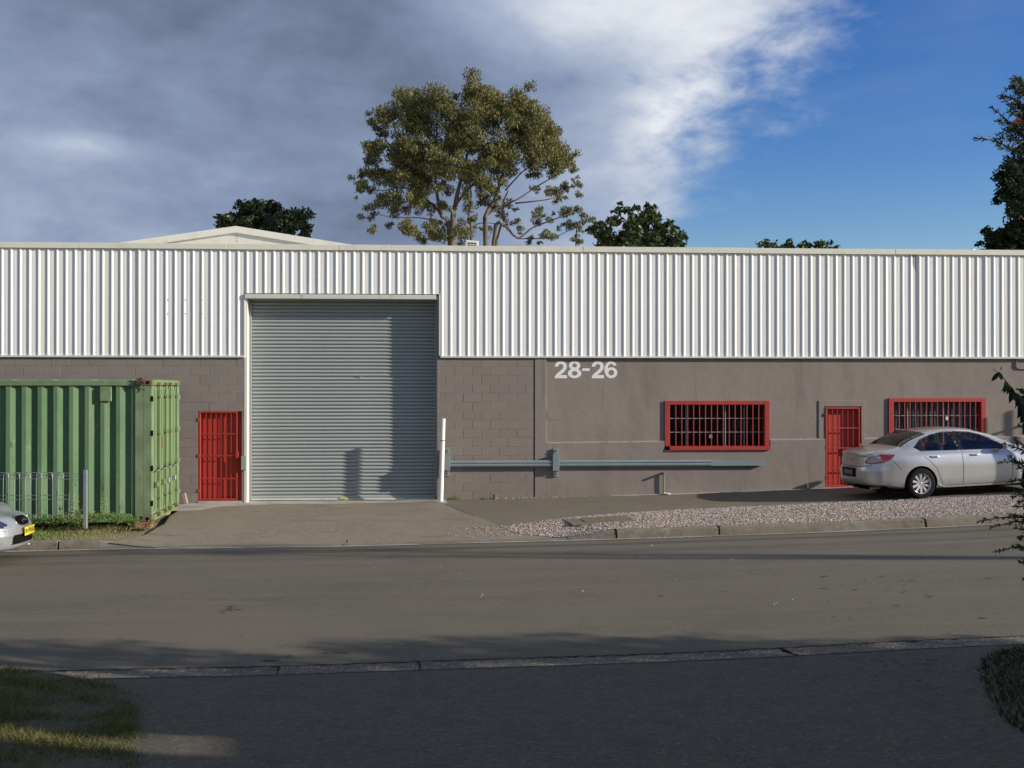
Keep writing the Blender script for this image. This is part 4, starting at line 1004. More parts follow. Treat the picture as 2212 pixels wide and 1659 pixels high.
def tree(name, label, base, yd, blobs_px, conv, mleaf, mbark, dens, size, trunks, seedv, droop=.3, spread=1.0, aspect=.4, cat='tree', group=None, kdepth=.9, nsub=4, grow=1.12, front_=False):
    rr = random.Random(seedv)
    T = thing(name, label, cat, base, group); bl = []
    sc_ = (yd - CAM.y) / F
    cu = sum(conv(b[0], b[1])[0] for b in blobs_px) / len(blobs_px)
    us_ = [conv(b[0], b[1])[0] for b in blobs_px]; W = (max(us_) - min(us_)) / 2 + 1
    for b in blobs_px:
        u, v = conv(b[0], b[1]); R = b[2] * conv.k * sc_
        ext = max(0, 1 - ((u - cu) / W) ** 2) ** .5 * W * sc_ * spread
        for j in range(1 if R < .35 else (3 if front_ else 2)):
            dy = rr.uniform(-1, 1) * ext if j < 2 else -ext * rr.uniform(.5, 1)
            p = pl(u, v, yd + dy * .9) if False else pl(u, v, yd) + Vector((0, dy, 0)) * 1.0
            # keep the apparent place when pushed back or forward
            t = (yd + dy - CAM.y) / (yd - CAM.y)
            p = CAM + (pl(u, v, yd) - CAM) * t
            for q_ in range(nsub):
                o_ = Vector((rr.gauss(0, .5), rr.gauss(0, .5), rr.gauss(0, .42))) * R * t * grow; r0_ = R * t * grow * rr.uniform(.35, .72)
                bl.append((tuple(p + o_ - Vector(base)), (r0_ * rr.uniform(.9, 1.3), r0_ * kdepth, r0_ * rr.uniform(.6, .95)), (.7 if j else 1)))
    V, Fc = leaf_cloud(bl, dens, size, droop, .5, seedv, aspect)
    mesh_np('crown', V, Fc, mleaf, T)
    tb = MB()
    for (pts, r0, r1) in trunks:
        P3 = []
        for k, (a_, b__) in enumerate(pts):
            u, v = conv(a_, b__) if b__ is not None else (conv(a_, 0)[0], None)
            if v is None: p = pl(u, 500, yd); p.z = 0
            else: p = pl(u, v, yd)
            dy = 0 if k == 0 else rr.uniform(-.5, .5) * k * .14
            t = (yd + dy - CAM.y) / (yd - CAM.y); p = CAM + (p - CAM) * t if v is not None else p
            P3.append(p - Vector(base))
        # smooth
        Q = []
        for k in range(len(P3) - 1):
            for j in range(4):
                t = j / 4; p0 = P3[max(k - 1, 0)]; p1 = P3[k]; p2 = P3[k + 1]; p3 = P3[min(k + 2, len(P3) - 1)]
                Q.append(.5 * ((2 * p1) + (-p0 + p2) * t + (2 * p0 - 5 * p1 + 4 * p2 - p3) * t * t + (-p0 + 3 * p1 - 3 * p2 + p3) * t ** 3))
        Q.append(P3[-1]); n = len(Q)
        tb.tube(Q, [(r0 + (r1 - r0) * (k / (n - 1)) ** .7) * .85 for k in range(n)], 8)
    if trunks: tb.build('trunk', mbark, T, smooth=True)
    return T
class Z1:
    k = .6777 / 2.212
    def __call__(s, a, b): return ((1000 + a / 2.212) * .6777, (200 + b / 2.212) * .6777)
class ZD:
    k = 1.0
    def __call__(s, a, b): return (a, b)
B1 = [(1090,205,80),(1160,245,75),(870,230,85),(900,290,60),(680,290,95),(760,240,50),(1240,260,80),(1440,270,80),(1520,330,70),(1380,330,70),(490,390,70),(420,440,50),(540,380,50),(480,500,45),(650,400,60),(790,400,80),(720,450,70),
 (1000,420,100),(1150,340,80),(1250,400,90),(980,340,60),(1600,450,90),(1500,480,90),(1400,420,80),(1650,560,80),(1700,620,70),(1800,680,65),(1820,740,40),(1600,650,90),(1500,600,90),(1700,740,60),(1560,780,55),
 (600,600,80),(700,560,90),(850,600,90),(1020,540,90),(1150,560,90),(1280,600,90),(1350,700,90),(1230,680,90),(1000,680,80),(900,740,90),(750,700,100),(620,700,80),(430,620,60),(470,590,50),(400,700,45),(420,770,60),(350,780,40),(300,860,50),(360,870,50),(520,800,60),(640,830,80),(760,860,80),(900,860,55),(1100,760,80),(1200,850,60),(1300,830,55),(1080,930,50),(720,930,70),(530,960,60),(480,1010,50),(380,1050,50),(560,1050,45),(680,1000,55),(790,1010,45),(420,1170,35),(530,1150,30),(660,1180,60),(740,1200,50),(820,1130,50),(900,1150,35),(1100,1000,50),(1180,960,45),(1270,900,45),(1370,1000,50),(1400,1130,50),(1320,1060,35),(1210,1170,35),(1050,1200,60),(870,1210,60),(780,1240,45),(960,1180,45),(1130,1080,45),(1280,980,50),(930,1020,50),(1570,890,35),(1660,900,40),(1730,900,45),(1790,870,40),(1870,880,38),(1850,830,25),(1740,950,35)]
T1 = [([(980,None),(975,1270),(1000,1000),(1030,850),(1080,650),(1110,420),(1090,250)],.20,.03), ([(960,None),(960,1265),(900,1080),(870,930),(850,700),(870,450),(870,300)],.15,.03),
 ([(1215,None),(1212,1270),(1212,1080),(1290,930),(1350,700),(1450,480),(1480,330)],.17,.03), ([(1260,None),(1270,1265),(1340,1140),(1335,1000),(1370,900)],.17,.03), ([(1212,1080),(1300,1020),(1440,960),(1560,880),(1660,820),(1760,760)],.07,.02),
 ([(1420,990),(1560,975),(1680,955),(1760,900),(1850,870)],.05,.012), ([(900,1080),(840,1000),(700,900),(600,880),(480,900),(350,880)],.07,.015), ([(870,930),(800,820),(700,740),(620,650),(520,560),(480,450)],.06,.012), ([(930,1200),(820,1110),(700,1090),(560,1090),(420,1060)],.05,.012),
 ([(1000,1000),(1080,900),(1200,780),(1240,600),(1180,450)],.09,.02), ([(1350,700),(1450,640),(1560,560),(1640,480)],.06,.015), ([(1100,None),(1110,1230),(1090,1130),(1110,950),(1100,850)],.10,.03), ([(850,700),(780,600),(720,480),(690,330)],.06,.015), ([(1350,900),(1480,760),(1600,690),(1700,640)],.05,.012),
 ([(1110,1160),(1180,1130),(1320,1140),(1370,1190)],.035,.01), ([(1225,1250),(1260,1180),(1270,1130)],.02,.006)]
yT = 22.0
tree('gum_tree', 'tall spreading gum tree with olive crown rising behind the middle of the warehouse', (pl(1060 * .97, 500, yT).x, yT, 0), yT, B1, Z1(), M['euc'], M['bark'], 1900, (.07, .175), T1, 11, droop=.7, nsub=6, grow=1.18, front_=True, spread=.34, aspect=.36)
B2 = [(1600,1050,50),(1560,1110,45),(1680,1090,45),(1760,1060,50),(1850,1040,45),(1940,1080,45),(1880,1130,45),(1780,1150,50),(1700,1200,50),(1840,1230,45),(1620,1230,50),(1530,1250,30),(1450,1180,35),(1900,1180,30)]
T2 = [([(1270,None),(1290,1250),(1440,1238),(1540,1165),(1650,1120),(1760,1080),(1860,1040)],.09,.015), ([(1440,1238),(1560,1240),(1700,1225),(1800,1180),(1900,1100)],.04,.01), ([(1840,None),(1850,1260),(1880,1180),(1930,1100)],.06,.015)]
tree('small_gum_tree', 'sparse grey green gum tree with leaning limbs right of the tall gum', (pl(1230, 500, 20).x, 20, 0), 20, B2, Z1(), M['euc2'], M['bark'], 2200, (.09, .19), T2, 12, droop=.7, spread=.3, aspect=.36)
tree('camphor_tree', 'dark rounded tree behind the right slope of the gabled shed', (pl(560, 500, 23).x, 23, 0), 23, [(505,478,26),(540,465,30),(560,450,22),(575,470,32),(610,475,28),(635,480,24),(645,495,22),(490,475,16),(600,460,18),(560,495,40),(520,500,30),(625,505,30)], ZD(), M['camphor'], M['barkdark'], 1100, (.14, .30), [([(565, None), (565, 500)], .2, .1)], 13, droop=0, spread=.6, aspect=.5)
tree('broadleaf_tree', 'bushy green tree with upright tufts right of the gum trees', (pl(1380, 500, 16).x, 16, 0), 16, [(1300,500,20),(1320,485,16),(1345,455,13),(1340,480,22),(1370,470,18),(1395,455,15),(1400,480,26),(1430,490,20),(1455,500,16),(1350,510,28),(1400,515,28),(1440,520,24),(1310,520,22),(1465,522,14),(1290,512,12),(1418,462,9),(1343,440,6),(1398,442,7),(1318,470,7),(1372,452,7),(1450,482,8),(1285,500,8),(1412,448,5),(1334,452,6),(1470,505,8)], ZD(), M['camphor'], M['barkdark'], 1000, (.14, .30), [([(1380, None), (1380, 530)], .2, .1)], 14, droop=-.3, spread=.6, aspect=.5)
tree('tree_top', 'low dark treetop just showing above the right half of the parapet', (pl(1680, 500, 26).x, 26, 0), 26, [(1645,528,12),(1665,525,12),(1685,530,14),(1705,528,12),(1725,532,10),(1680,540,16)], ZD(), M['camphor'], M['barkdark'], 900, (.14, .3), [([(1680, None), (1680, 545)], .2, .1)], 15, spread=.5, aspect=.5, group='treetops above the right parapet')
tree('tree_top', 'second dark treetop right of the first above the right parapet', (pl(1775, 500, 27).x, 27, 0), 27, [(1750,530,12),(1770,526,13),(1790,529,12),(1778,540,16),(1800,536,9)], ZD(), M['camphor'], M['barkdark'], 900, (.14, .3), [([(1775, None), (1775, 545)], .2, .1)], 16, spread=.5, aspect=.5, group='treetops above the right parapet')
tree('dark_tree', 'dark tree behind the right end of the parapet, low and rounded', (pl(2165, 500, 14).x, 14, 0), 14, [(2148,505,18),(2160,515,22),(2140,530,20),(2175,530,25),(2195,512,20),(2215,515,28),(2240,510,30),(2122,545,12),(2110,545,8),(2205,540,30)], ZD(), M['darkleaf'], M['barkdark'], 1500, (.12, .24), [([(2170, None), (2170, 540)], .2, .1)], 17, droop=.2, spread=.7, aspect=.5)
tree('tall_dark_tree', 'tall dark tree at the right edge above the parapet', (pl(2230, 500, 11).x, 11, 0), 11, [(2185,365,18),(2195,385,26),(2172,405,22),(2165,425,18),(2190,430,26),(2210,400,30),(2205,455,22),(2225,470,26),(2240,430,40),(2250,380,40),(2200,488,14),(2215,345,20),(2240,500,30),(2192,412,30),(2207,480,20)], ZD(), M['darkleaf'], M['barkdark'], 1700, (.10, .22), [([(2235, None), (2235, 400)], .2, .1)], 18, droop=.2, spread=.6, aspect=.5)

# weeds and creeping plants before the container
def weed_patch(name, label, P, h, m, n, size):
    bl = []
    for (u, v, r_) in P:
        p = pl(u, v, -4.25); bl.append(((p.x, p.y + random.uniform(-.25, .1), p.z), (r_, .16, h), 1))
    V, Fc = leaf_cloud(bl, n, size, -.4, .6, 21, .45)
    return tag(mesh_np(name, V, Fc, m), label, 'weeds', kind='stuff')
weed_patch('creeping_weeds', 'low green weeds growing along the foot of the container', [(90,1120,.2),(110,1126,.22),(135,1118,.22),(160,1122,.2),(205,1117,.25),(225,1112,.25),(245,1113,.28),(265,1118,.25),(285,1122,.2),(300,1126,.15),(325,1130,.1),(70,1124,.2),(180,1126,.2)], .09, M['grassg'], 9000, (.02, .05))
weed_patch('tall_weeds', 'taller dry weeds standing at the wire fence', [(168,1098,.05),(166,1085,.03),(170,1110,.08),(226,1088,.02),(230,1100,.03)], .12, M['grass'], 9000, (.02, .05))

# bottlebrush at the right edge, close to the camera
BB = thing('bottlebrush_tree', 'bottlebrush with narrow leaves and reddish tips reaching in at the right edge', 'tree', (3.9, -16.3, .0))
base = Vector((3.9, -16.3, 0))
def u_of(p):
    d = Vector(p) - CAM; return CX + F * (d.x * math.cos(PSI) - d.y * math.sin(PSI)) / (d.x * math.sin(PSI) + d.y * math.cos(PSI))
def sprig(A, B, n, ll, lw, lst, curve=.1, rr=random.Random(5), tipred=0):
    """stem from A to B with narrow leaves set all round it"""
    A = Vector(A); B = Vector(B); d = (B - A); Ln = d.length; d.normalize()
    s1 = d.cross(Vector((0, 0, 1))).normalized(); s2 = d.cross(s1).normalized(); pts = []
    for k in range(7):
        t = k / 6; pts.append(A + (B - A) * t + Vector((0, 0, 1)) * curve * Ln * math.sin(math.pi * t))
    for k in range(n):
        t = rr.uniform(.1, 1.0); i = min(5, int(t * 6)); p = pts[i].lerp(pts[i + 1], t * 6 - i) if i < 6 else pts[6]
        a = rr.uniform(0, 6.28); o = s1 * math.cos(a) + s2 * math.sin(a)
        dr = (d * rr.uniform(.45, 1.0) + o * rr.uniform(.55, 1.0)).normalized(); l = ll * rr.uniform(.6, 1.1) * (1 - .35 * max(0, t - .7) / .3)
        sd2 = dr.cross(Vector((rr.uniform(-1, 1), rr.uniform(-1, 1), rr.uniform(-1, 1)))).normalized() * lw * .5
        tip = p + dr * l + Vector((0, 0, -.08 * l)); mid = p + dr * l * .45
        (lst[1] if (tipred and t > 1 - tipred) else lst[0]).append((p, mid + sd2, tip, mid - sd2))
    return pts
LV = ([], []); stems = MB(); rr = random.Random(8)
def bsprig(u0, v0, y0, u1, v1, y1, n=60, ll=.062, lw=.011, tr=0, cur=.08, r_=.004):
    A = pl(u0, v0, y0) - base; B = pl(u1, v1, y1) - base
    stems.tube(sprig(A, B, n, ll, lw, LV, cur, rr, tr), [r_ * 1.6] * 4 + [r_] * 3, 5)
# upper crown
yb = -16.0
for (u0, v0, u1, v1, tr) in [(2230,330,2190,178,.0),(2230,300,2160,205,.25),(2240,340,2140,230,0),(2215,345,2105,298,.35),(2230,330,2150,300,0),(2230,360,2170,340,0),(2245,250,2200,190,0),(2220,300,2155,262,0),(2240,280,2185,222,.2),(2230,350,2185,355,0),(2250,320,2215,215,0),(2260,300,2230,190,0),(2225,325,2175,290,0),(2235,310,2195,265,.3),(2240,350,2200,320,0),(2250,260,2212,232,.2),(2240,380,2195,372,0),(2245,300,2208,280,0),(2240,345,2160,318,0),(2235,270,2180,240,0)]:
    bsprig(u0, v0, yb + rr.uniform(-.3, .3), u1, v1, yb + rr.uniform(-.5, .3), 75, .062, .011, tr)
for _ in range(70):
    u0 = rr.uniform(2205, 2330); v0 = rr.uniform(190, 480); a_ = rr.uniform(2.2, 4.3); l = rr.uniform(30, 60)
    bsprig(u0, v0, yb + rr.uniform(-.5, .5), u0 + l * math.cos(a_), v0 - abs(l * math.sin(a_)) * .6, yb + rr.uniform(-.5, .5), 50)
# lower branches
for (u0, v0, u1, v1) in [(2240,990,2165,958),(2240,1010,2155,1000),(2235,1030,2175,985),(2240,1050,2180,1040),(2240,1070,2185,1075),(2245,1000,2190,950),(2240,1090,2190,1060),(2250,1040,2200,1010),(2245,1060,2205,1035),
                         (2240,1120,2110,1127),(2235,1125,2140,1140),(2240,1130,2180,1112),(2240,1150,2200,1165),(2240,1185,2150,1192),(2240,1200,2190,1180),(2245,1230,2200,1215),(2250,1110,2190,1095),(2245,1160,2195,1140),
                         (2250,960,2200,920),(2250,940,2205,900),(2250,1080,2200,1085),(2250,1240,2210,1250),(2250,1020,2195,1000)]:
    bsprig(u0, v0, -16.6 + rr.uniform(-.2, .2), u1, v1, -16.6 + rr.uniform(-.3, .3), 46, .05, .010, 0, .05)
limbs = MB(); k_ = 0
while k_ < 330:
    a_ = rr.uniform(0, 6.28); rad_ = rr.uniform(.25, 1.0); z_ = rr.uniform(.9, 5.2); prof_ = math.sin(math.pi * min(1, max(.05, (z_ - .5) / 5.2))) ** .5
    tip = Vector((3.9 + 1.15 * rad_ * prof_ * math.cos(a_), -16.3 + .9 * rad_ * prof_ * math.sin(a_), z_)); q_ = Vector((3.9 + (tip.x - 3.9) * .62, -16.3 + (tip.y + 16.3) * .62, z_ - .16))
    if u_of(tip) < 2215: continue
    k_ += 1; stems.tube(sprig(q_ - base, tip - base, 30, .075, .014, LV, .08, rr, .12 if rr.random() < .1 else 0), [.005] * 7, 4)
    if k_ % 9 == 0: limbs.tube([(0, 0, max(.3, z_ - .9)), tuple((q_ - base) * .5 + Vector((0, 0, (z_ - .9) * .5 + .1))), tuple(q_ - base)], [.028, .018, .006], 5)
def leafmesh(lst, name, m, parent):
    V = [tuple(p) for q in lst for p in q]; return mesh_np(name, np.array(V), np.arange(len(V)).reshape(-1, 4), m, parent)
leafmesh(LV[0], 'foliage', M['bottle'], BB); leafmesh(LV[1], 'red_tips', M['bottletip'], BB); tag(stems.build('twigs', M['barkdark'], BB), kind='stuff')
tk = MB()
tk.tube([(0, 0, -.1), (.03, .03, 1.4), (-.04, .02, 2.8), (.02, -.02, 4.2), (0, 0, 5.1)], [.10, .09, .075, .05, .02], 9)
tk.v, tk.f = tk.v + limbs.v, tk.f + [tuple(a + len(tk.v) for a in f_) for f_ in limbs.f]
tk.build('trunk', M['barkdark'], BB, smooth=True)
# broad-leaved sapling drooping in front of the wall at the right edge
SG = thing('leafy_sapling', 'sapling with drooping broad dark leaves at the right edge before the window', 'sapling', (2.62, -17.4, 0)); sb = Vector((2.62, -17.4, 0))
lv = MB(); stt = MB(); ys_ = -17.4
def bleaf(p, tip, wd, bend=.15):
    p = Vector(p); tip = Vector(tip); d = tip - p; n = Vector((random.uniform(-.5, .5), -1, random.uniform(-.3, .3))).normalized()
    s_ = d.cross(n).normalized() * wd * .5; c = n * d.length * bend
    q = [p, p + d * .3 + s_ * .85 + c * .5, p + d * .6 + s_ + c, p + d * .85 + s_ * .5 + c * .7, tip, p + d * .85 - s_ * .5 + c * .7, p + d * .6 - s_ + c, p + d * .3 - s_ * .85 + c * .5]
    mids = [p + d * .3 + c * .35, p + d * .6 + c * .8, p + d * .85 + c * .6]
    i = len(lv.v); lv.v += [tuple(x_) for x_ in q + mids]
    for f_ in ((0, 1, 8), (1, 2, 9, 8), (2, 3, 10, 9), (3, 4, 10), (4, 5, 10), (5, 6, 9, 10), (6, 7, 8, 9), (7, 0, 8)): lv.f.append(tuple(i + k for k in f_))
stem = [pl(u, v, ys_) - sb for u, v in ((2262, 1090), (2245, 1000), (2225, 930), (2208, 880), (2190, 845), (2172, 822), (2158, 805), (2145, 798))]
stt.tube(stem, [.009, .008, .006, .005, .004, .003, .002, .0015], 6)
for (u0, v0, u1, v1, wd) in [(2158,803,2141,824,.030),(2158,803,2164,822,.028),(2160,800,2163,790,.018),(2150,800,2143,795,.012),(2172,822,2162,846,.030),(2175,825,2168,850,.030),(2180,830,2174,853,.030),(2186,835,2179,872,.045),(2190,842,2183,866,.04),(2195,838,2203,845,.035),(2196,850,2190,885,.05),(2200,850,2210,880,.055),(2203,860,2196,905,.055),(2208,868,2214,905,.05),(2212,880,2203,915,.05),(2215,890,2222,925,.05),(2200,842,2215,850,.04),(2205,856,2222,868,.05),(2220,900,2208,940,.05),(2225,915,2230,950,.05),(2218,880,2235,885,.05),(2190,846,2200,870,.05)]:
    bleaf(pl(u0, v0, ys_ + random.uniform(-.05, .05)) - sb, pl(u1, v1, ys_ + random.uniform(-.1, .1)) - sb, wd)
for _ in range(60):
    u = random.uniform(2226, 2330); v = random.uniform(860, 1300); yy_ = ys_ + random.uniform(-.2, .2); A_ = pl(u, v, yy_) - sb; bleaf(A_, pl(u + random.uniform(-12, 12), v + random.uniform(20, 45), yy_ + random.uniform(-.05, .05)) - sb, .045)
    stt.tube([Vector((.0, 0, max(.3, A_.z - .25))), A_], [.004, .002], 4)
lv.build('foliage', M['broad'], SG, smooth=True)
stt.tube([(0, 0, .1), (.0, 0, 1.0), (0, 0, 1.5), (-.02, 0, 2.6)], [.022, .018, .014, .006], 7); stt.tube([(0, 0, 1.1), stem[0]], [.014, .009], 6); tag(stt.build('stems', M['barkdark'], SG), kind='stuff')
# dark ground shrub in the lower right corner
GSb = [((3.9, -15.2, .10), (.45, .3, .16), 1), ((3.5, -15.8, .10), (.35, .4, .12), 1), ((3.2, -16.5, .14), (.35, .4, .12), 1), ((4.2, -16.0, .2), (.6, .6, .25), 1), ((2.9, -17.0, .22), (.3, .3, .12), 1), ((3.4, -17.2, .25), (.5, .5, .2), 1), ((4.6, -14.9, .1), (.5, .3, .2), 1)]
GSb = [((c_[0], c_[1], c_[2] - .05), (r3[0], r3[1], r3[2] * .55), 1) for c_, r3, _ in GSb]
V, Fc = leaf_cloud(GSb, 9000, (.03, .07), 0, .6, 31, .45)
tag(mesh_np('ground_cover', V, Fc, M['darkleaf']), 'dark low ground cover in the shaded lower right corner', 'ground cover', kind='stuff')

# ------------------------------------------------------------------ cars
def cr_interp(keys, x):
    xs_ = [k[0] for k in keys]; ys_ = [k[1] for k in keys]; x = np.asarray(x, float)
    n = len(xs_); m = np.zeros(n); h = np.diff(xs_); dl = np.diff(ys_) / h
    m[0] = dl[0]; m[-1] = dl[-1]
    for i in range(1, n - 1): m[i] = 0 if dl[i - 1] * dl[i] <= 0 else 2 * dl[i - 1] * dl[i] / (dl[i - 1] + dl[i])
    i = np.clip(np.searchsorted(xs_, x) - 1, 0, n - 2); xs_ = np.array(xs_); ys_ = np.array(ys_)
    t = (x - xs_[i]) / h[i]; t2 = t * t; t3 = t2 * t
    return (2 * t3 - 3 * t2 + 1) * ys_[i] + (t3 - 2 * t2 + t) * h[i] * m[i] + (-2 * t3 + 3 * t2) * ys_[i + 1] + (t3 - t2) * h[i] * m[i + 1]
class CarBody:
    """a shell lofted through cross-sections from tail (x = 0) to nose (x = L)"""
    def __init__(s, L, K, wheels, R, rear=.26, front=.40, zprof_r=None, zprof_f=None, nx=250, creases=()):
        s.L = L; s.K = K
        xs = np.linspace(0, L, nx); seg = [6, 5, 44, 32, 26]
        f = {k: cr_interp(v, xs) for k, v in K.items()}
        rings = []
        for i, x in enumerate(xs):
            zb, wm, zbe, wbe, zt, wr, zre = (f[k][i] for k in ('zb', 'wm', 'zbelt', 'wbelt', 'ztop', 'wroof', 'zre'))
            zre = min(zre, zt - .002); zre = max(zre, zbe + .001)
            R_ = []
            def seg_lin(a, b, n): 
                for k in range(n): t = k / n; R_.append((a[0] + (b[0] - a[0]) * t, a[1] + (b[1] - a[1]) * t))
            seg_lin((0, zb), (wm * .86, zb), seg[0])
            seg_lin((wm * .86, zb), (wm - .035, zb + .035), seg[1])
            zs_ = np.linspace(zb + .035, zbe, seg[2] + 1)[:-1]
            side = [(zb + .035, wm - .035), (zb + .12, wm - .008), (max(.42, zb + .2), wm), (.62 * zbe + .05, wm - .002), (.86 * zbe, wm - .022), (.955 * zbe, wm - .045 - (wm - .07 - wbe) * .35), (zbe, wbe)]
            ys_ = cr_interp(side, zs_)
            for a, b in zip(ys_, zs_): R_.append((a, b))
            for k in range(seg[3]):
                t = k / seg[3]; bow = .028 * math.sin(math.pi * t) * min(1, (zre - zbe) / .3)
                R_.append((wbe + (wr - wbe) * t + bow, zbe + (zre - zbe) * t))
            for k in range(seg[4] + 1):
                t = k / seg[4]; th = t * math.pi / 2
                R_.append((wr * math.cos(th) ** .9 if t < 1 else 0, zre + (zt - zre) * math.sin(th) ** .75))
            rings.append(R_)
        G = np.array(rings); nr = G.shape[1]
        s.xs = xs; s.nr = nr; s.ib = seg[0] + seg[1] + seg[2]; s.ir = s.ib + seg[3]; s.i2 = seg[0] + seg[1]
        P = np.zeros((nx, nr, 3)); P[:, :, 0] = xs[:, None]; P[:, :, 1] = G[:, :, 0]; P[:, :, 2] = G[:, :, 1]
        S = np.broadcast_to(xs[:, None], (nx, nr)).copy()
        # end caps: rings shrinking to the middle
        caps = []
        for end, ring in ((0, P[0]), (1, P[-1])):
            zc_ = (ring[:, 2].min() + ring[:, 2].max()) / 2; C = []
            for k in range(1, 29):
                r = 1 - k / 28; q = ring.copy(); q[:, 1] = ring[:, 1] * r; q[:, 2] = zc_ + (ring[:, 2] - zc_) * r
                off = .10 * (1 - r ** 7) ** (.5)
                q[:, 0] += off * (-1 if end == 0 else 1); C.append(q)
            caps.append(C)
        s.ncap = 28
        A = np.concatenate([np.array(caps[0])[::-1], P, np.array(caps[1])], 0)
        s.pre = A.copy()
        s.rear, s.front, s.zr, s.zf = rear, front, zprof_r, zprof_f
        s.A = s.deform(A)
    def deform(s, A):
        A = A.copy(); x = A[..., 0]; y = A[..., 1]; z = A[..., 2]
        wr = 1 - sst(0, 1.0, x); wf = sst(s.L - 1.1, s.L, x)
        dx = s.rear * wr * np.abs(y / .88) ** 2.6 - s.front * wf * np.abs(y / .88) ** 2.4
        if s.zr: dx = dx + (1 - sst(0, .35, x)) * np.interp(z, [a for a, b in s.zr], [b for a, b in s.zr])
        if s.zf: dx = dx - sst(s.L - .35, s.L, x) * np.interp(z, [a for a, b in s.zf], [b for a, b in s.zf])
        A[..., 0] = x + dx; return A
    def mirrored(s): 
        return s.A
def snap_poly(V, pre, m, poly, ax, tol=.014, dev=None):
    """draw shell vertices near an outline on to it, so panels and lamps get clean edges"""
    A_ = (dev if dev is not None else V[:, ax[0]]), V[:, ax[1]]
    idx = np.where(m)[0]; P = np.stack([A_[0][idx], A_[1][idx]], 1); best = np.full(len(idx), 9.); tgt = P.copy(); n = len(poly)
    for i in range(n):
        a = np.array(poly[i], float); b = np.array(poly[(i + 1) % n], float); d = b - a
        t = np.clip(((P - a) @ d) / (d @ d + 1e-12), 0, 1); Q = a + t[:, None] * d; e = np.hypot(*(P - Q).T)
        w_ = e < best; best[w_] = e[w_]; tgt[w_] = Q[w_]
    k = best < tol; j = idx[k]; D = tgt[k] - P[k]
    if dev is None: V[j, ax[0]] += D[:, 0]
    else:
        side = pre[j, 0] >= 0; V[j, 0] += np.where(side, D[:, 0], 0); V[j, 1] += np.where(side, 0, D[:, 0]); pre[j, 0] += np.where(side, D[:, 0], 0)
    V[j, ax[1]] += D[:, 1]
def split_car(root, cb, classify, mats, wheels, R, snaps=()):
    A = cb.A; nX, nR, _ = A.shape
    V = A.reshape(-1, 3).copy(); pre = cb.pre.reshape(-1, 3)
    # snap verts near the wheel-arch circle on to it
    for (wx, wz) in wheels:
        side = V[:, 1] > .45
        d = np.hypot(V[:, 0] - wx, V[:, 2] - wz); m = side & (np.abs(d - R) < .013)
        V[m, 0] = wx + (V[m, 0] - wx) / d[m] * R; V[m, 2] = wz + (V[m, 2] - wz) / d[m] * R
    vr = np.tile(np.arange(nR), nX); vs = np.repeat(np.arange(nX), nR)
    for (poly, ax, sel) in snaps:
        if sel == 'taillamp':
            dv = np.where(vs < cb.ncap, -(cb.pre[cb.ncap, cb.ib - 12, 1] - V[:, 1]), pre[:, 0])
            snap_poly(V, pre, (V[:, 1] > .25) & (vr < cb.ib + 4) & (vr > cb.i2 - 40) & (V[:, 0] < 1.0), poly, (0, 2), .016, dv); continue
        m_ = (vr >= cb.ib) & (vr <= cb.ir) if sel == 'glass' else (vs >= nX - cb.ncap) if sel == 'nose' else (V[:, 1] > .3) & (vr < cb.ib + 3) & (vs >= cb.ncap) & (V[:, 0] < 1.0) if sel == 'lamp' else (V[:, 1] > .2) & (vs < nX - cb.ncap)
        snap_poly(V, pre, m_, poly, ax)
    idx = np.arange(nX * nR).reshape(nX, nR)
    Fq = np.stack([idx[:-1, :-1], idx[1:, :-1], idx[1:, 1:], idx[:-1, 1:]], -1).reshape(-1, 4)
    q0 = V[Fq]; nrm = np.cross(q0[:, 1] - q0[:, 0], q0[:, 3] - q0[:, 0]); ms_ = q0.mean(1)[:, 1] > .8
    if nrm[ms_, 1].sum() < 0: Fq = Fq[:, ::-1]
    c = V[Fq].mean(1); cp = pre[Fq].mean(1); ringi = (Fq % nR).min(1); stat = (Fq // nR).min(1)
    keep = np.ones(len(Fq), bool)
    for (wx, wz) in wheels: keep &= ~((np.hypot(c[:, 0] - wx, c[:, 2] - wz) < R) & (c[:, 1] > .42) & (ringi < cb.ib))
    Fq = Fq[keep]; c = c[keep]; cp = cp[keep]; ringi = ringi[keep]; stat = stat[keep]
    cls = np.array(classify(c, cp, ringi, stat))
    outp = {}
    for k in set(cls.tolist()):
        m = cls == k
        nm, mt, par, both = mats[k]
        halves = [1] if both == 'L' else ([1, -1] if both == 'both' else [0])
        for h in halves:
            if h == 0:
                V2 = np.concatenate([V, V * [1, -1, 1]]); F2 = np.concatenate([Fq[m], Fq[m][:, ::-1] + len(V)])
            elif h == 1: V2 = V; F2 = Fq[m]
            else: V2 = V * [1, -1, 1]; F2 = Fq[m][:, ::-1]
            used, inv = np.unique(F2, return_inverse=True); 
            o = mesh_np(nm, V2[used], inv.reshape(F2.shape), mt, outp.get(par, root) if par else root, True)
            bm = bmesh.new(); bm.from_mesh(o.data); bmesh.ops.remove_doubles(bm, verts=bm.verts, dist=.0004); bm.to_mesh(o.data); bm.free()
            outp[k if h >= 0 else k + '_r'] = o
    s_side = V[(V[:, 1] > .2)]
    def surf_y(x, z):
        d = (s_side[:, 0] - x) ** 2 + (s_side[:, 2] - z) ** 2; i = np.argpartition(d, 4)[:4]; w_ = 1 / (d[i] + 1e-6); return float((s_side[i, 1] * w_).sum() / w_.sum())
    return outp, surf_y
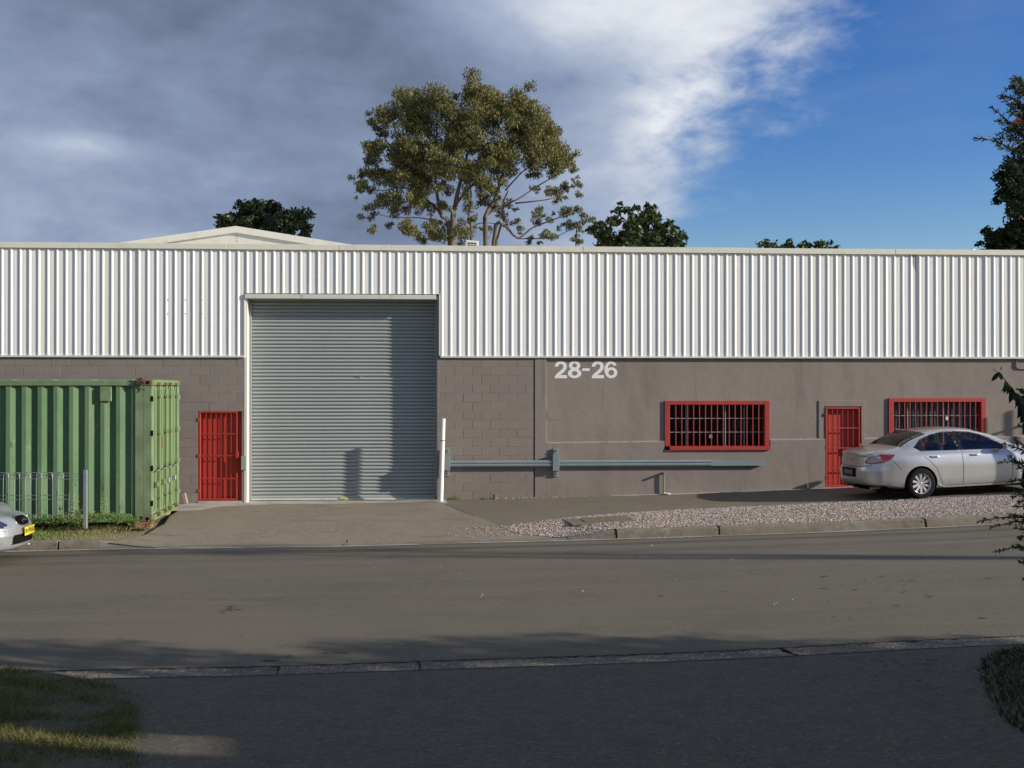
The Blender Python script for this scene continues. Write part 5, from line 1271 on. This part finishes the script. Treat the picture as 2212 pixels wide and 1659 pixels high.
def ribbon(pts, surf, r, name, m, parent, side=-1, off=.001, close=False, n=4):
    P = []
    pts = pts + ([pts[0]] if close else [])
    for (a, b) in zip(pts, pts[1:]):
        k = max(1, int(math.dist(a, b) / .05))
        for j in range(k): x = a[0] + (b[0] - a[0]) * j / k; z = a[1] + (b[1] - a[1]) * j / k; P.append((x, side * (surf(x, z) + off), z))
    x, z = pts[-1]; P.append((x, side * (surf(x, z) + off), z))
    return MB().tube(P, r, n).build(name, m, parent)
def make_wheel(root, x, y, z, R, side, rim, five=False, nsp=10, steer=0):
    t = .11
    W = MB()
    prof = [(R * .66, -t), (R * .80, -t * 1.04), (R * .93, -t * .98), (R * .985, -t * .80), (R, -t * .5), (R, t * .5), (R * .985, t * .8), (R * .93, t * .98), (R * .66, t)]
    mt = Matrix.Translation((x, y, z)) @ Matrix.Rotation(steer, 4, 'Z')
    W.lathe(prof, 40, mt); wo = W.build('wheel', M['tyre'], root, auto=50)
    rm = MB(); yf = side * (t * .78)
    rm.lathe([(R * .67, side * t * .98), (R * .655, side * t * .93), (R * .62, side * t * .80), (R * .60, 0), (R * .60, -side * t * .8)], 40, mt)
    rm.lathe([(0, yf - side * .006), (R * .075, yf - side * .006), (R * .10, yf - side * .012), (R * .17, yf - side * .03), (R * .17, 0)], 20, mt)
    for k in range(nsp):
        a = 2 * math.pi * (k + .5) / nsp
        for da in (-.085, .085) if nsp <= 5 else (0,):
            m2 = mt @ Matrix.Rotation(a + da, 4, 'Y')
            w0, w1 = (R * .045, R * .095)
            i = len(rm.v); pts = []
            for (rr_, ww, dep) in ((R * .10, w0, yf - side * .015), (R * .35, (w0 + w1) / 2, yf - side * .004), (R * .62, w1, yf - side * .002)):
                for s_ in (-1, 1): pts += [(rr_, dep, s_ * ww), (rr_, dep - side * .03, s_ * ww * 1.05)]
            rm.v += [tuple(m2 @ Vector(p)) for p in pts]
            for q in range(2):
                b0 = i + q * 4; rm.f += [(b0, b0 + 2, b0 + 6, b0 + 4), (b0, b0 + 4, b0 + 5, b0 + 1), (b0 + 2, b0 + 3, b0 + 7, b0 + 6)]
    rm.build('rim', rim, wo, auto=35)
    bd = MB(); bd.lathe([(0, side * t * .05), (R * .6, side * t * .05)], 30, mt); bd.build('brake_disc', M['dark'], wo)
    nb = MB()
    for k in range(5):
        a = 2 * math.pi * k / 5; nb.lathe([(0, yf - side * .002), (.011, yf - side * .002), (.012, yf - side * .03)], 6, mt @ Matrix.Translation((R * .145 * math.cos(a), 0, R * .145 * math.sin(a))))
    nb.build('wheel_nut', M['galv'], wo)
    return wo
def arch(root, x, z, R, wy, m=None):
    for s_ in (-1, 1):
        a = MB(); n = 20; pts = []
        for k in range(n + 1):
            t = math.pi * (-.12 + 1.24 * k / n); pts.append((x + R * math.cos(t), z + R * math.sin(t)))
        for (p, q) in zip(pts, pts[1:]): a.quad((p[0], s_ * wy, p[1]), (q[0], s_ * wy, q[1]), (q[0], s_ * .50, q[1]), (p[0], s_ * .50, p[1]))
        a.quad(*[(p[0], s_ * .50, p[1]) for p in pts]); a.build('wheel_arch', M['dark'], root)

def in_poly2(x, z, poly): return inpoly(x, z, poly)

# --- silver sedan
SED = thing('sedan', 'silver four-door sedan parked facing right before the right barred window', 'car')
Ls = 4.755
K = dict(
 zb=[(0, .30), (.3, .25), (.9, .21), (2, .19), (3.5, .19), (4.4, .20), (Ls, .24)],
 wm=[(0, .80), (.25, .855), (.7, .89), (1.1, .90), (1.8, .892), (2.6, .888), (3.4, .897), (3.9, .90), (4.4, .88), (Ls, .78)],
 zbelt=[(0, .93), (.2, .965), (.6, .99), (1.1, .985), (1.8, .965), (2.6, .945), (3.4, .925), (3.9, .90), (4.3, .80), (4.6, .68), (Ls, .60)],
 wbelt=[(0, .66), (.25, .72), (.7, .765), (1.1, .785), (1.8, .81), (2.6, .815), (3.4, .80), (3.9, .77), (4.4, .70), (Ls, .58)],
 ztop=[(0, 1.005), (.10, 1.035), (.5, 1.075), (.66, 1.10), (1.0, 1.27), (1.35, 1.385), (1.7, 1.435), (2.05, 1.45), (2.4, 1.43), (2.7, 1.36), (3.1, 1.205), (3.45, 1.065), (3.6, 1.01), (3.9, .96), (4.3, .88), (4.6, .76), (Ls, .66)],
 zre=[(0, .985), (.10, 1.01), (.5, 1.045), (.66, 1.065), (1.0, 1.205), (1.35, 1.315), (1.7, 1.365), (2.05, 1.38), (2.4, 1.355), (2.7, 1.29), (3.1, 1.145), (3.45, 1.02), (3.6, .975), (3.9, .93), (4.3, .84), (4.6, .72), (Ls, .63)],
 wroof=[(0, .60), (.3, .66), (.6, .665), (.9, .63), (1.3, .595), (1.8, .58), (2.3, .58), (2.7, .60), (3.1, .64), (3.45, .69), (3.7, .70), (4.2, .66), (4.6, .58), (Ls, .48)])
whs = [(1.06, .325), (3.79, .325)]; RW = .325; RA = .372
cb = CarBody(Ls, K, whs, RA, .30, .42, zprof_r=[(.25, .05), (.34, .0), (.62, .0), (.70, .035), (.90, .055), (.99, .02), (1.04, .0)], zprof_f=[(.2, .04), (.4, 0), (.6, .02), (.75, .1)])
winR = [(1.00, 1.075), (1.12, 1.00), (2.02, .985), (1.93, 1.365), (1.72, 1.362), (1.45, 1.318), (1.2, 1.225)]
winF = [(2.12, .985), (3.05, .97), (3.12, 1.03), (2.88, 1.165), (2.6, 1.285), (2.35, 1.345), (2.02, 1.368)]
lampP = [(-.30, .775), (-.12, .765), (.02, .79), (.22, .88), (.40, .955), (.1, .965), (-.14, .955), (-.26, .87)]
doorF = [(2.10, .30), (3.12, .30), (3.20, .5), (3.16, .97), (2.90, 1.20), (2.6, 1.33), (2.35, 1.37), (1.98, 1.385)]
def cls_sedan(c, cp, ri, st):
    n = len(c); out = np.array(['body'] * n, dtype=object); x, y, z = c.T; ib, ir = cb.ib, cb.ir
    sx = cp[:, 0]; capr = st < cb.ncap
    s = np.where(capr, -(cb.pre[cb.ncap, cb.ib - 12, 1] - y), sx)         # developed distance round the rear corner
    out[in_poly2(x, z, [(1.98, .985), (2.16, .985), (2.06, 1.368), (1.89, 1.366)]) & (ri >= ib) & (ri < ir)] = 'pillar'
    out[in_poly2(x, z, winR) & (ri >= ib) & (ri < ir)] = 'winR'; out[in_poly2(x, z, winF) & (ri >= ib) & (ri < ir)] = 'winF'
    out[in_poly2(np.full(n, 0.) + s, z, lampP) & (ri < ib + 3) & (y > .3)] = 'lamp'
    m = in_poly2(np.full(n, 0.) + s, z, [(-.26, .80), (-.10, .79), (-.02, .82), (.02, .90), (-.02, .945), (-.14, .94), (-.22, .87)]) & (y > .3) & (ri < ib + 3); out[m] = 'lampc'
    out[(ri >= ir + 2) & (sx > .70) & (sx < 1.36)] = 'rearglass'
    out[(ri >= ir + 2) & (sx > 2.50) & (sx < 3.42)] = 'windscreen'
    out[(z < .30) & (x < .55) & (ri > 4) & (y < .74)] = 'lower'
    out[(z < .36) & (x > 4.2) & (y < .6) & (ri > 4)] = 'lowerf'
    return out
mats = dict(pillar=('door_pillar', M['blackplastic'], None, 'both'), body=('body', M['silver'], None, None), winR=('side_window', M['carglass'], None, 'both'), winF=('side_window', M['carglass'], None, 'both'), lamp=('tail_light', M['lampred'], None, 'both'),
            lampc=('reversing_lens', M['lampclear'], None, 'both'), rearglass=('rear_window', M['carglassdark'], None, None), windscreen=('windscreen', M['carglass'], None, None), lower=('rear_valance', M['blackplastic'], None, None), lowerf=('front_valance', M['blackplastic'], None, None))
pilP = [(1.93, 1.367), (2.02, 1.369), (2.12, .985), (2.02, .985)]
parts, sy = split_car(SED, cb, cls_sedan, mats, whs, RA, [(winR, (0, 2), 'glass'), (winF, (0, 2), 'glass'), (lampP, (0, 2), 'taillamp'), ([(-.26, .80), (-.10, .79), (-.02, .82), (.02, .90), (-.02, .945), (-.14, .94), (-.22, .87)], (0, 2), 'taillamp')])
for (wx, wz) in whs:
    arch(SED, wx, wz, RA, .86)
    for s_ in (-1, 1): make_wheel(SED, wx, s_ * (.80), wz, RW, s_, M['rim'])
for s_ in (-1, 1):
    ribbon([(2.04, .27), (2.055, .6), (2.06, .95)], sy, .0045, 'door_seam', M['seam'], SED, s_)
    ribbon([(1.155, .975), (1.17, .88), (1.30, .78), (1.44, .62), (1.50, .45), (1.56, .30)], sy, .0045, 'door_seam', M['seam'], SED, s_)
    ribbon([(3.16, .96), (3.22, .7), (3.20, .4), (3.12, .27)], sy, .0045, 'door_seam', M['seam'], SED, s_)
    ribbon([(1.53, .262), (2.0, .262), (3.12, .262)], sy, .004, 'sill_seam', M['seam'], SED, s_)
    ribbon([(.46, .84), (.56, .72), (.62, .64)], sy, .0035, 'bumper_seam', M['seam'], SED, s_)
    ribbon([(1.11, .995), (2.0, .978), (3.05, .962)], sy, .006, 'chrome_strip', M['chrome'], SED, s_)
    ribbon([(.99, 1.075), (1.2, 1.235), (1.45, 1.328), (1.72, 1.372), (2.0, 1.378), (2.35, 1.356), (2.6, 1.296), (2.9, 1.172), (3.14, 1.03)], sy, .0055, 'window_trim', M['chrome'], SED, s_)
    ribbon([(1.22, 1.0), (1.17, 1.20)], sy, .012, 'quarter_divider', M['blackplastic'], SED, s_, off=-.008)
    for hx in (1.42, 2.36):
        zz = .875; yy = sy(hx, zz)
        h = MB(); h.tube([(hx - .075, s_ * (yy + .012), zz + .004), (hx - .05, s_ * (yy + .028), zz), (hx + .05, s_ * (yy + .030), zz), (hx + .085, s_ * (yy + .012), zz - .002)], [.010, .015, .015, .010], 8); h.build('door_handle', M['chrome'], SED, smooth=True)
        MB().tube([(hx - .13, s_ * (sy(hx - .13, zz) + .004), zz + .002), (hx - .095, s_ * (sy(hx - .095, zz) + .006), zz + .002)], .012, 8).build('handle_lock', M['blackplastic'], SED)
    # mirror
    mb = MB(); c = Vector((2.98, s_ * .93, 1.03)); bm = bmesh.new(); bmesh.ops.create_uvsphere(bm, u_segments=14, v_segments=10, radius=1)
    for v in bm.verts: v.co = Vector((v.co.x * .065 + (0.02 if v.co.x > 0 else 0), v.co.y * .105, v.co.z * .065))
    mb.addbm(bm, Matrix.Translation(c)); mb.tube([(2.99, s_ * .80, .985), (2.98, s_ * .87, 1.0)], [.03, .02], 6); mo = mb.build('wing_mirror', M['silver'], SED, smooth=True)
    MB().lathe([(0, 0), (.055, 0), (.06, .004)], 16, Matrix.Translation((2.905, s_ * .935, 1.03)) @ Matrix.Rotation(rad(90), 4, 'Z') @ Matrix.Scale(1.45, 4, (1, 0, 0))).build('mirror_glass', M['ink'], mo)
    # sill skirt that flares behind the front wheel and before the rear
    ribbon([(1.45, .30), (1.50, .265), (1.62, .235), (3.2, .225), (3.38, .25)], sy, .022, 'sill_skirt', M['silver'], SED, s_, off=-.012, n=8)
# underside, interior
MB().box(.35, 4.45, -.72, .72, .16, .24).build('floor_pan', M['dark'], SED)
MB().box(.62, 3.62, -.70, .70, .24, .30).build('cabin_floor', M['fabric'], SED)
MB().bbox(3.28, 3.6, -.66, .66, .62, .97, .04).build('dashboard', M['fabric'], SED)
MB().bbox(.66, 1.25, -.66, .66, .75, .985, .03).build('parcel_shelf', M['fabric'], SED)
for y_ in (-.36, .36):
    st_ = MB(); st_.bbox(1.28, 1.78, y_ - .28, y_ + .28, .32, .56, .06); st_.bbox(1.14, 1.30, y_ - .28, y_ + .28, .5, 1.10, .05, Matrix.Rotation(rad(0), 4, 'Y')); st_.bbox(1.16, 1.25, y_ - .12, y_ + .12, 1.12, 1.27, .03); st_.build('rear_seat', M['fabric'], SED)
    st_ = MB(); st_.bbox(2.25, 2.78, y_ - .25, y_ + .25, .32, .56, .06); st_.bbox(2.06, 2.22, y_ - .25, y_ + .25, .5, 1.08, .05); st_.bbox(2.06, 2.15, y_ - .12, y_ + .12, 1.10, 1.27, .03); st_.build('front_seat', M['fabric'], SED)
MB().tube([(3.5, -.60, 1.0), (2.9, -.56, 1.25), (2.55, -.545, 1.34)], .022, 6).build('pillar_lining', M['beige'], SED)
sw = MB(); sw.lathe([(.175, -.012), (.19, 0), (.175, .012), (.16, 0)], 24, Matrix.Translation((3.0, -.36, .92)) @ Matrix.Rotation(rad(65), 4, 'Y') @ Matrix.Rotation(rad(90), 4, 'X'), closed=True); sw.build('steering_wheel', M['fabric'], SED)
def rear_x(y, z):
    V_ = cb.A.reshape(-1, 3); V_ = V_[(V_[:, 0] < .6)]; d = (V_[:, 1] - abs(y)) ** 2 + (V_[:, 2] - z) ** 2 + (V_[:, 0] * .0) ; i = np.argpartition(d, 3)[:3]; return float(V_[i, 0].mean())
rx = rear_x(0, .56)
pf = MB().bbox(rx - .012, rx + .02, -.26, .26, .475, .665, .006).build('plate_recess', M['blackplastic'], SED)
MB().bbox(rx - .018, rx - .013, -.188, .188, .505, .635, .002).build('number_plate', M['plate2'], pf)
text_mesh('BCN·81Z', .085, .001, .001, 'plate_text', M['platewhite'], pf, (rx - .0195, 0, .57), (rad(90), 0, rad(-90)), center=True)
rx = rear_x(0, .86)
em = MB(); em.lathe([(.038, -.004), (.046, 0), (.038, .004), (.034, 0)], 24, Matrix.Translation((rx - .006, 0, .865)) @ Matrix.Rotation(rad(90), 4, 'Z') @ Matrix.Scale(1.28, 4, (1, 0, 0)), closed=True)
em.tube([(rx - .010, -.050, .872), (rx - .012, -.020, .868), (rx - .012, 0, .852), (rx - .012, .020, .868), (rx - .010, .050, .872)], [.004, .006, .008, .006, .004], 6)
em.build('emblem', M['chrome'], SED, smooth=True)
rx = rear_x(0, 1.0)
MB().bbox(rx + .045, rx + .075, -.14, .14, .992, 1.015, .004).build('brake_light', M['lampred'], SED)
ts = MB(); pts = []
for y_ in np.linspace(-.60, .60, 15): pts.append((rear_x(y_, .70) - .004, y_, .70 + .02 * (abs(y_) / .6) ** 2))
ts.tube(pts, .005, 5)
for s_ in (-1, 1): ts.tube([(rear_x(.60, .72) - .004, s_ * .60, .72), (rear_x(.64, .765) - .004, s_ * .645, .765)], .005, 5)
ts.build('boot_seam', M['seam'], SED)
for s_ in (-1, 1): MB().tube([(.10, s_ * .52, .24), (.32, s_ * .52, .25)], .035, 12).build('exhaust_tip', M['galv'], SED)
MB().tube([(1.30, 0, 1.39), (1.22, 0, 1.44)], .004, 5).build('aerial', M['blackplastic'], SED)
# place it: rear near wheel on its spot, front turned out from the wall
SC = .965; yaw = rad(7.6)
SED.scale = (SC, SC, SC); SED.rotation_euler.z = yaw
wl = Vector((1.06 * SC, -.80 * SC)); wloc = pl(1986, 1079, -2.82)
SED.location = (wloc.x - (wl.x * math.cos(yaw) - wl.y * math.sin(yaw)), -2.82 - (wl.x * math.sin(yaw) + wl.y * math.cos(yaw)), 0)
fxw = SED.location.x + 3.79 * SC * math.cos(yaw); fyw = SED.location.y + 3.79 * SC * math.sin(yaw)
zr_, zf_ = float(zg(wloc.x, -2.8)) + .004, float(zg(fxw, fyw)) + .004
SED.location.z = zr_ - (zf_ - zr_) / (2.73) * 1.06
SED.rotation_euler.y = -math.atan2(zf_ - zr_, 2.73 * SC)

# --- hatchback at the left edge, only its nose in view
HB = thing('hatchback', 'silver car nose with dark grille opening and yellow number plate at the left edge', 'car')
Lh = 4.42
K2 = dict(
 zb=[(0, .28), (.9, .22), (3.6, .20), (4.1, .20), (Lh, .21)],
 wm=[(0, .78), (.5, .86), (1.5, .87), (3.0, .87), (3.7, .875), (4.1, .86), (Lh, .80)],
 zbelt=[(0, .92), (.5, .96), (1.5, .95), (2.6, .93), (3.2, .91), (3.7, .87), (4.1, .80), (4.3, .745), (Lh, .70)],
 wbelt=[(0, .66), (.5, .76), (1.5, .79), (2.6, .80), (3.2, .78), (3.7, .75), (4.1, .70), (Lh, .62)],
 ztop=[(0, 1.02), (.10, 1.10), (.45, 1.36), (.9, 1.44), (1.7, 1.47), (2.2, 1.43), (2.6, 1.28), (3.0, 1.08), (3.15, 1.01), (3.6, .955), (4.0, .88), (4.25, .80), (Lh, .745)],
 zre=[(0, .98), (.10, 1.05), (.45, 1.30), (.9, 1.38), (1.7, 1.41), (2.2, 1.37), (2.6, 1.22), (3.0, 1.03), (3.15, .975), (3.6, .92), (4.0, .845), (4.25, .77), (Lh, .715)],
 wroof=[(0, .58), (.5, .60), (1.5, .58), (2.2, .58), (2.7, .62), (3.1, .68), (3.5, .68), (4.0, .62), (Lh, .52)])
wh2 = [(.80, .315), (3.42, .315)]
cb2 = CarBody(Lh, K2, wh2, .36, .25, .40, zprof_r=[(.3, .05), (.5, 0), (.9, .06)], zprof_f=[(.18, .06), (.26, .01), (.45, .0), (.56, .02), (.66, .07), (.75, .14)], nx=230)
w2r = [(.55, 1.0), (1.45, .975), (1.45, 1.36), (.75, 1.34)]; w2f = [(1.52, .975), (2.75, .95), (2.55, 1.16), (2.2, 1.33), (1.52, 1.37)]
def cls_hatch(c, cp, ri, st):
    n = len(c); out = np.array(['body'] * n, dtype=object); x, y, z = c.T; ib, ir = cb2.ib, cb2.ir; sx = cp[:, 0]
    capf = st >= len(cb2.A) - cb2.ncap - 1
    s = np.where(capf, Lh + (.80 - y), sx)
    out[in_poly2(x, z, w2r) & (ri >= ib) & (ri < ir)] = 'w'; out[in_poly2(x, z, w2f) & (ri >= ib) & (ri < ir)] = 'w'
    out[in_poly2(0. + s, z, [(Lh - .52, .755), (Lh - .30, .60), (Lh + .26, .575), (Lh + .37, .62), (Lh + .30, .69), (Lh - .05, .735)]) & (y > .2) & (ri < ir)] = 'lamp'
    out[capf & in_poly2(y, z, [(-.01, .57), (.19, .572), (.225, .60), (.24, .64), (.225, .70), (.18, .715), (-.01, .715)])] = 'grille'
    out[capf & in_poly2(y, z, [(-.01, .31), (.36, .31), (.40, .35), (.38, .45), (-.01, .455)])] = 'intake'
    out[(ri >= ir + 2) & (sx > 2.25) & (sx < 3.08)] = 'ws'; out[(ri >= ir + 2) & (sx > .12) & (sx < .5)] = 'ws'
    out[in_poly2(0. + s, z, [(Lh - .16, .50), (Lh - .05, .50), (Lh - .08, .545), (Lh - .19, .56)]) & (ri < ib)] = 'ind'
    return out
mats2 = dict(body=('body', M['silver2'], None, None), w=('side_window', M['carglassdark'], None, 'both'), lamp=('headlight', M['lampdark'], None, 'both'), grille=('grille', M['dark'], None, None), intake=('lower_intake', M['dark'], None, None), ws=('windscreen', M['carglassdark'], None, None), ind=('indicator', M['orange'], None, 'both'))
gp_ = [(-.01, .57), (.19, .572), (.225, .60), (.24, .64), (.225, .70), (.18, .715), (-.01, .715)]; ip_ = [(-.01, .31), (.36, .31), (.40, .35), (.38, .45), (-.01, .455)]
parts2, sy2 = split_car(HB, cb2, cls_hatch, mats2, wh2, .36, [(w2r, (0, 2), 'glass'), (w2f, (0, 2), 'glass'), (gp_, (1, 2), 'nose'), (ip_, (1, 2), 'nose')])
for (wx, wz) in wh2:
    arch(HB, wx, wz, .36, .84)
    for s_ in (-1, 1): make_wheel(HB, wx, s_ * .77, wz, .315, s_, M['rim'])
MB().box(.35, 4.0, -.70, .70, .16, .24).build('floor_pan', M['dark'], HB)
MB().bbox(.5, 3.1, -.66, .66, .3, .93, .05).build('cabin', M['fabric'], HB)
def front_x(y, z):
    V_ = cb2.A.reshape(-1, 3); V_ = V_[(V_[:, 0] > Lh - .7)]; d = (V_[:, 1] - abs(y)) ** 2 + (V_[:, 2] - z) ** 2; i = np.argpartition(d, 3)[:3]; return float(V_[i, 0].mean())
fxn = front_x(0, .44)
npm = Matrix.Translation((fxn + .035, .02, .485))
npo = MB().bbox(-.004, .004, -.186, .186, -.067, .067, .003, npm).build('number_plate', M['plate'], HB)
text_mesh('BH·59·AZ', .088, .001, .0012, 'plate_text', M['ink'], npo, (fxn + .0405, .02, .485), (rad(90), 0, rad(90)), center=True)
MB().bbox(fxn - .05, fxn + .035, -.08, .12, .40, .42, .002).build('plate_bracket', M['blackplastic'], HB)
# rim of the grille, round fog cover with reddish lettering, chin lip, headlamp innards
gr = MB(); pts = []
for k in range(33):
    t = 2 * math.pi * k / 32; y_ = .24 * math.copysign(abs(math.cos(t)) ** .7, math.cos(t)); z_ = .643 + .075 * math.copysign(abs(math.sin(t)) ** .7, math.sin(t)); pts.append((front_x(y_, z_) + .004, y_, z_))
gr.tube(pts, .008, 6); gr.build('grille_rim', M['silver2'], HB, smooth=True)
gm_ = MB(); fx6 = front_x(0, .635) + .012; gm_.tube([(fx6, -.10, .64), (fx6 + .01, 0, .655), (fx6, .10, .64)], .009, 6); gm_.lathe([(.03, -.004), (.038, 0), (.03, .004)], 16, Matrix.Translation((fx6, 0, .64)) @ Matrix.Rotation(rad(90), 4, 'Z') @ Matrix.Scale(1.6, 4, (1, 0, 0))); gm_.build('emblem', M['chrome'], HB)
for s_ in (-1, 1):
    lx = lambda y_, z_: front_x(y_, z_)
    fc = MB(); pts = []
    for k in range(25):
        t = 2 * math.pi * k / 24; xx = Lh - .22 + .17 * math.copysign(abs(math.cos(t)) ** .5, math.cos(t)); zz = .385 + .095 * math.copysign(abs(math.sin(t)) ** .5, math.sin(t))
        pts.append((xx, zz))
    P3 = []
    for (xx, zz) in pts:
        P3.append((xx, s_ * (sy2(xx, zz) + .002), zz))
    fc.tube(P3, .006, 5); fc.build('fog_cover', M['silver2'], HB)
    tx = text_mesh('STI', .075, .0005, .003, 'fog_cover_text', M['pink'], HB, (Lh - .36, s_ * (sy2(Lh - .25, .40) + .006), .40), (rad(90), 0, rad(0 if s_ < 0 else 180) + rad(22) * (-s_)), sx=1.3)
    ch = MB(); q = [(Lh - .55, .205), (Lh - .3, .19), (Lh - .1, .185)]
    ch.tube([(x_, s_ * (sy2(x_, .25) + .004), z_) for x_, z_ in q], [.012, .02, .016], 6); ch.build('chin_lip', M['white'], HB, smooth=True)
    for (x_, z_) in ((Lh - .28, .665), (Lh - .16, .635)):
        MB().lathe([(0, -.001), (.028, -.001), (.034, .006), (.026, .010)], 14, Matrix.Translation((x_, s_ * (sy2(x_, z_) + .004), z_)) @ Matrix.Scale(s_, 4, (0, 1, 0))).build('lamp_reflector', M['chrome'], parts2['lamp'] if s_ > 0 else parts2['lamp_r'])
    ribbon([(Lh - .55, .72), (Lh - .50, .55), (Lh - .2, .535), (Lh - .02, .53)], sy2, .0035, 'bumper_seam', M['seam'], HB, s_)
    ribbon([(3.0, .92), (3.05, .6), (3.0, .27)], sy2, .0045, 'door_seam', M['seam'], HB, s_)
    mo = MB(); bm = bmesh.new(); bmesh.ops.create_uvsphere(bm, u_segments=12, v_segments=8, radius=1)
    for v in bm.verts: v.co = Vector((v.co.x * .07, v.co.y * .10, v.co.z * .06))
    mo.addbm(bm, Matrix.Translation((2.7, s_ * .9, 1.0))); mo.build('wing_mirror', M['silver2'], HB, smooth=True)
HB.location = (-8.07 - Lh, -7.02, float(z_road(-9, -6.9)) + .004); HB.rotation_euler.z = rad(0)

# ------------------------------------------------------------------ things beside and behind the camera that shade the street
def shade_tree(name, label, x, y, blobs, h, seedv, dens=420, size=(.10, .22)):
    z0 = float(z_near(np.array(float(x)), np.array(float(y)))) if y < YN else float(zg(x, y))
    T = thing(name, label, 'tree', (x, y, z0))
    V, Fc = leaf_cloud([((bx - x, by - y, bz - z0), (r_, r_, r_ * .8), 1) for bx, by, bz, r_ in blobs], dens, size, .2, .45, seedv, .55)
    mesh_np('crown', V, Fc, M['camphor'], T)
    t = MB(); t.tube([(0, 0, -.1), (.05, 0, h * .5), (0, .05, h)], [.14, .11, .06], 8)
    for bx, by, bz, r_ in blobs: t.tube([(0, 0, h * .55), ((bx - x) * .5, (by - y) * .5, (h * .55 + bz - z0) * .5), (bx - x, by - y, bz - z0)], [.06, .04, .015], 6)
    t.build('trunk', M['barkdark'], T)
    return T
SH = thing('shade_building', 'low unseen brick block added to shade the near driveway, out of the picture on the right', 'building', (8, -18, 0))  # unseen block added to throw shade over the near driveway
bh = MB(); bh.box(0, 16, -2.2, 0, -1, 4.3); bh.box(0, 16, -12, -2.2, -1, 4.0)
bh.build('wall', M['brickwall'], SH)
MB().bbox(0, .35, -2.45, .0, 4.42, 5.9, .01).build('shade_pier', M['brickwall'], SH); MB().bbox(0, .35, -6.5, -2.80, 4.1, 6.6, .01).build('shade_pier', M['brickwall'], SH)  # unseen slabs added above the roof, their gap lets a sun streak through
MB().box(-.05, 16.1, -2.2, .12, 4.3, 4.42).build('roof', M['tileroof'], SH); MB().box(-.05, 16.1, -12.1, -2.2, 4.0, 4.1).build('roof', M['tileroof'], SH)
shade_tree('caster_tree', 'narrow unseen bushy tree added to shade the road edge, nearest the driveway', 8.3, -17.3, [(8.2, -17.1, 4.6, .5), (8.5, -17.2, 4.1, .5), (8.3, -17.3, 3.4, .6), (8.0, -17.2, 5.0, .35)], 3.2, 41, 900)  # unseen crowns added and shaped for the shadow edge on the near road
shade_tree('caster_tree', 'wide unseen bushy tree added to shade the road edge, farther along the kerb', 12.4, -17.3, [(10.4, -17.2, 4.25, .4), (11.0, -17.2, 4.45, .5), (11.8, -17.2, 4.45, .55), (12.6, -17.2, 4.4, .55), (13.4, -17.2, 4.25, .5), (14.2, -17.2, 3.8, .5), (12.5, -17.3, 3.6, .7)], 3.2, 42, 900)
shade_tree('street_tree', 'thin street tree far to the right on the near verge', 25.0, -15.2, [(24.0, -15.2, 10.3, .55), (25.2, -15.2, 10.4, .6), (26.5, -15.3, 10.2, .45), (22.6, -15.1, 10.4, .35), (23.2, -15.3, 9.9, .4)], 9.2, 43, 300)
PP = thing('power_pole', 'timber power pole on the near verge, far right of the picture', 'pole', (36, -14.9, .5)); MB().tube([(0, 0, -.5), (0, 0, 9.3)], [.17, .13], 12).build('shaft', M['timber'], PP); MB().box(-.06, .06, -1.1, 1.1, 8.75, 8.9).build('cross_arm', M['timber'], PP)
PP2 = thing('power_pole', 'timber power pole on the near verge, far left of the picture', 'pole', (-26, -14.9, .2)); MB().tube([(0, 0, -.5), (0, 0, 9.6)], [.17, .13], 12).build('shaft', M['timber'], PP2); MB().box(-.06, .06, -1.1, 1.1, 9.05, 9.2).build('cross_arm', M['timber'], PP2)
for i, (dy, r_) in enumerate(((.42, .05), (-.5, .022), (1.0, .022))):
    tag(MB().tube([(36, -14.9 + dy, 9.4), (20, -14.9 + dy, 9.12), (5, -14.9 + dy, 9.02), (-10, -14.9 + dy, 9.12), (-26, -14.9 + dy, 9.4)], r_, 6).build('overhead_cable', M['cable']), ['thick bundled cable overhead between the power poles', 'thin overhead cable on the camera side of the bundle', 'thin overhead cable on the road side of the bundle'][i], 'cable')
# unseen post added off to the right to shade the sedan's front door
o = tag(MB().tube([(0, 0, -.1), (0, 0, 2.25)], .11, 12).build('shadow_post', M['timber']), 'thick unseen post added beyond the sedan to shade its front door', 'post'); o.location = (13.0, -3.57, .42)
# handrail near the right end of the wall
HR = thing('handrail', 'steel handrail with three posts by the wall beyond the sedan', 'handrail', (14.2, -1.0, .45))
for k in range(3): MB().bbox(k * .62 - .03, k * .62 + .03, -.03, .03, 0, 2.55 + k * .17, .004).build('post', M['galv'], HR)
MB().tube([(-.5, 0, 1.95), (1.6, 0, 2.6)], .03, 8).build('rail', M['galv'], HR)
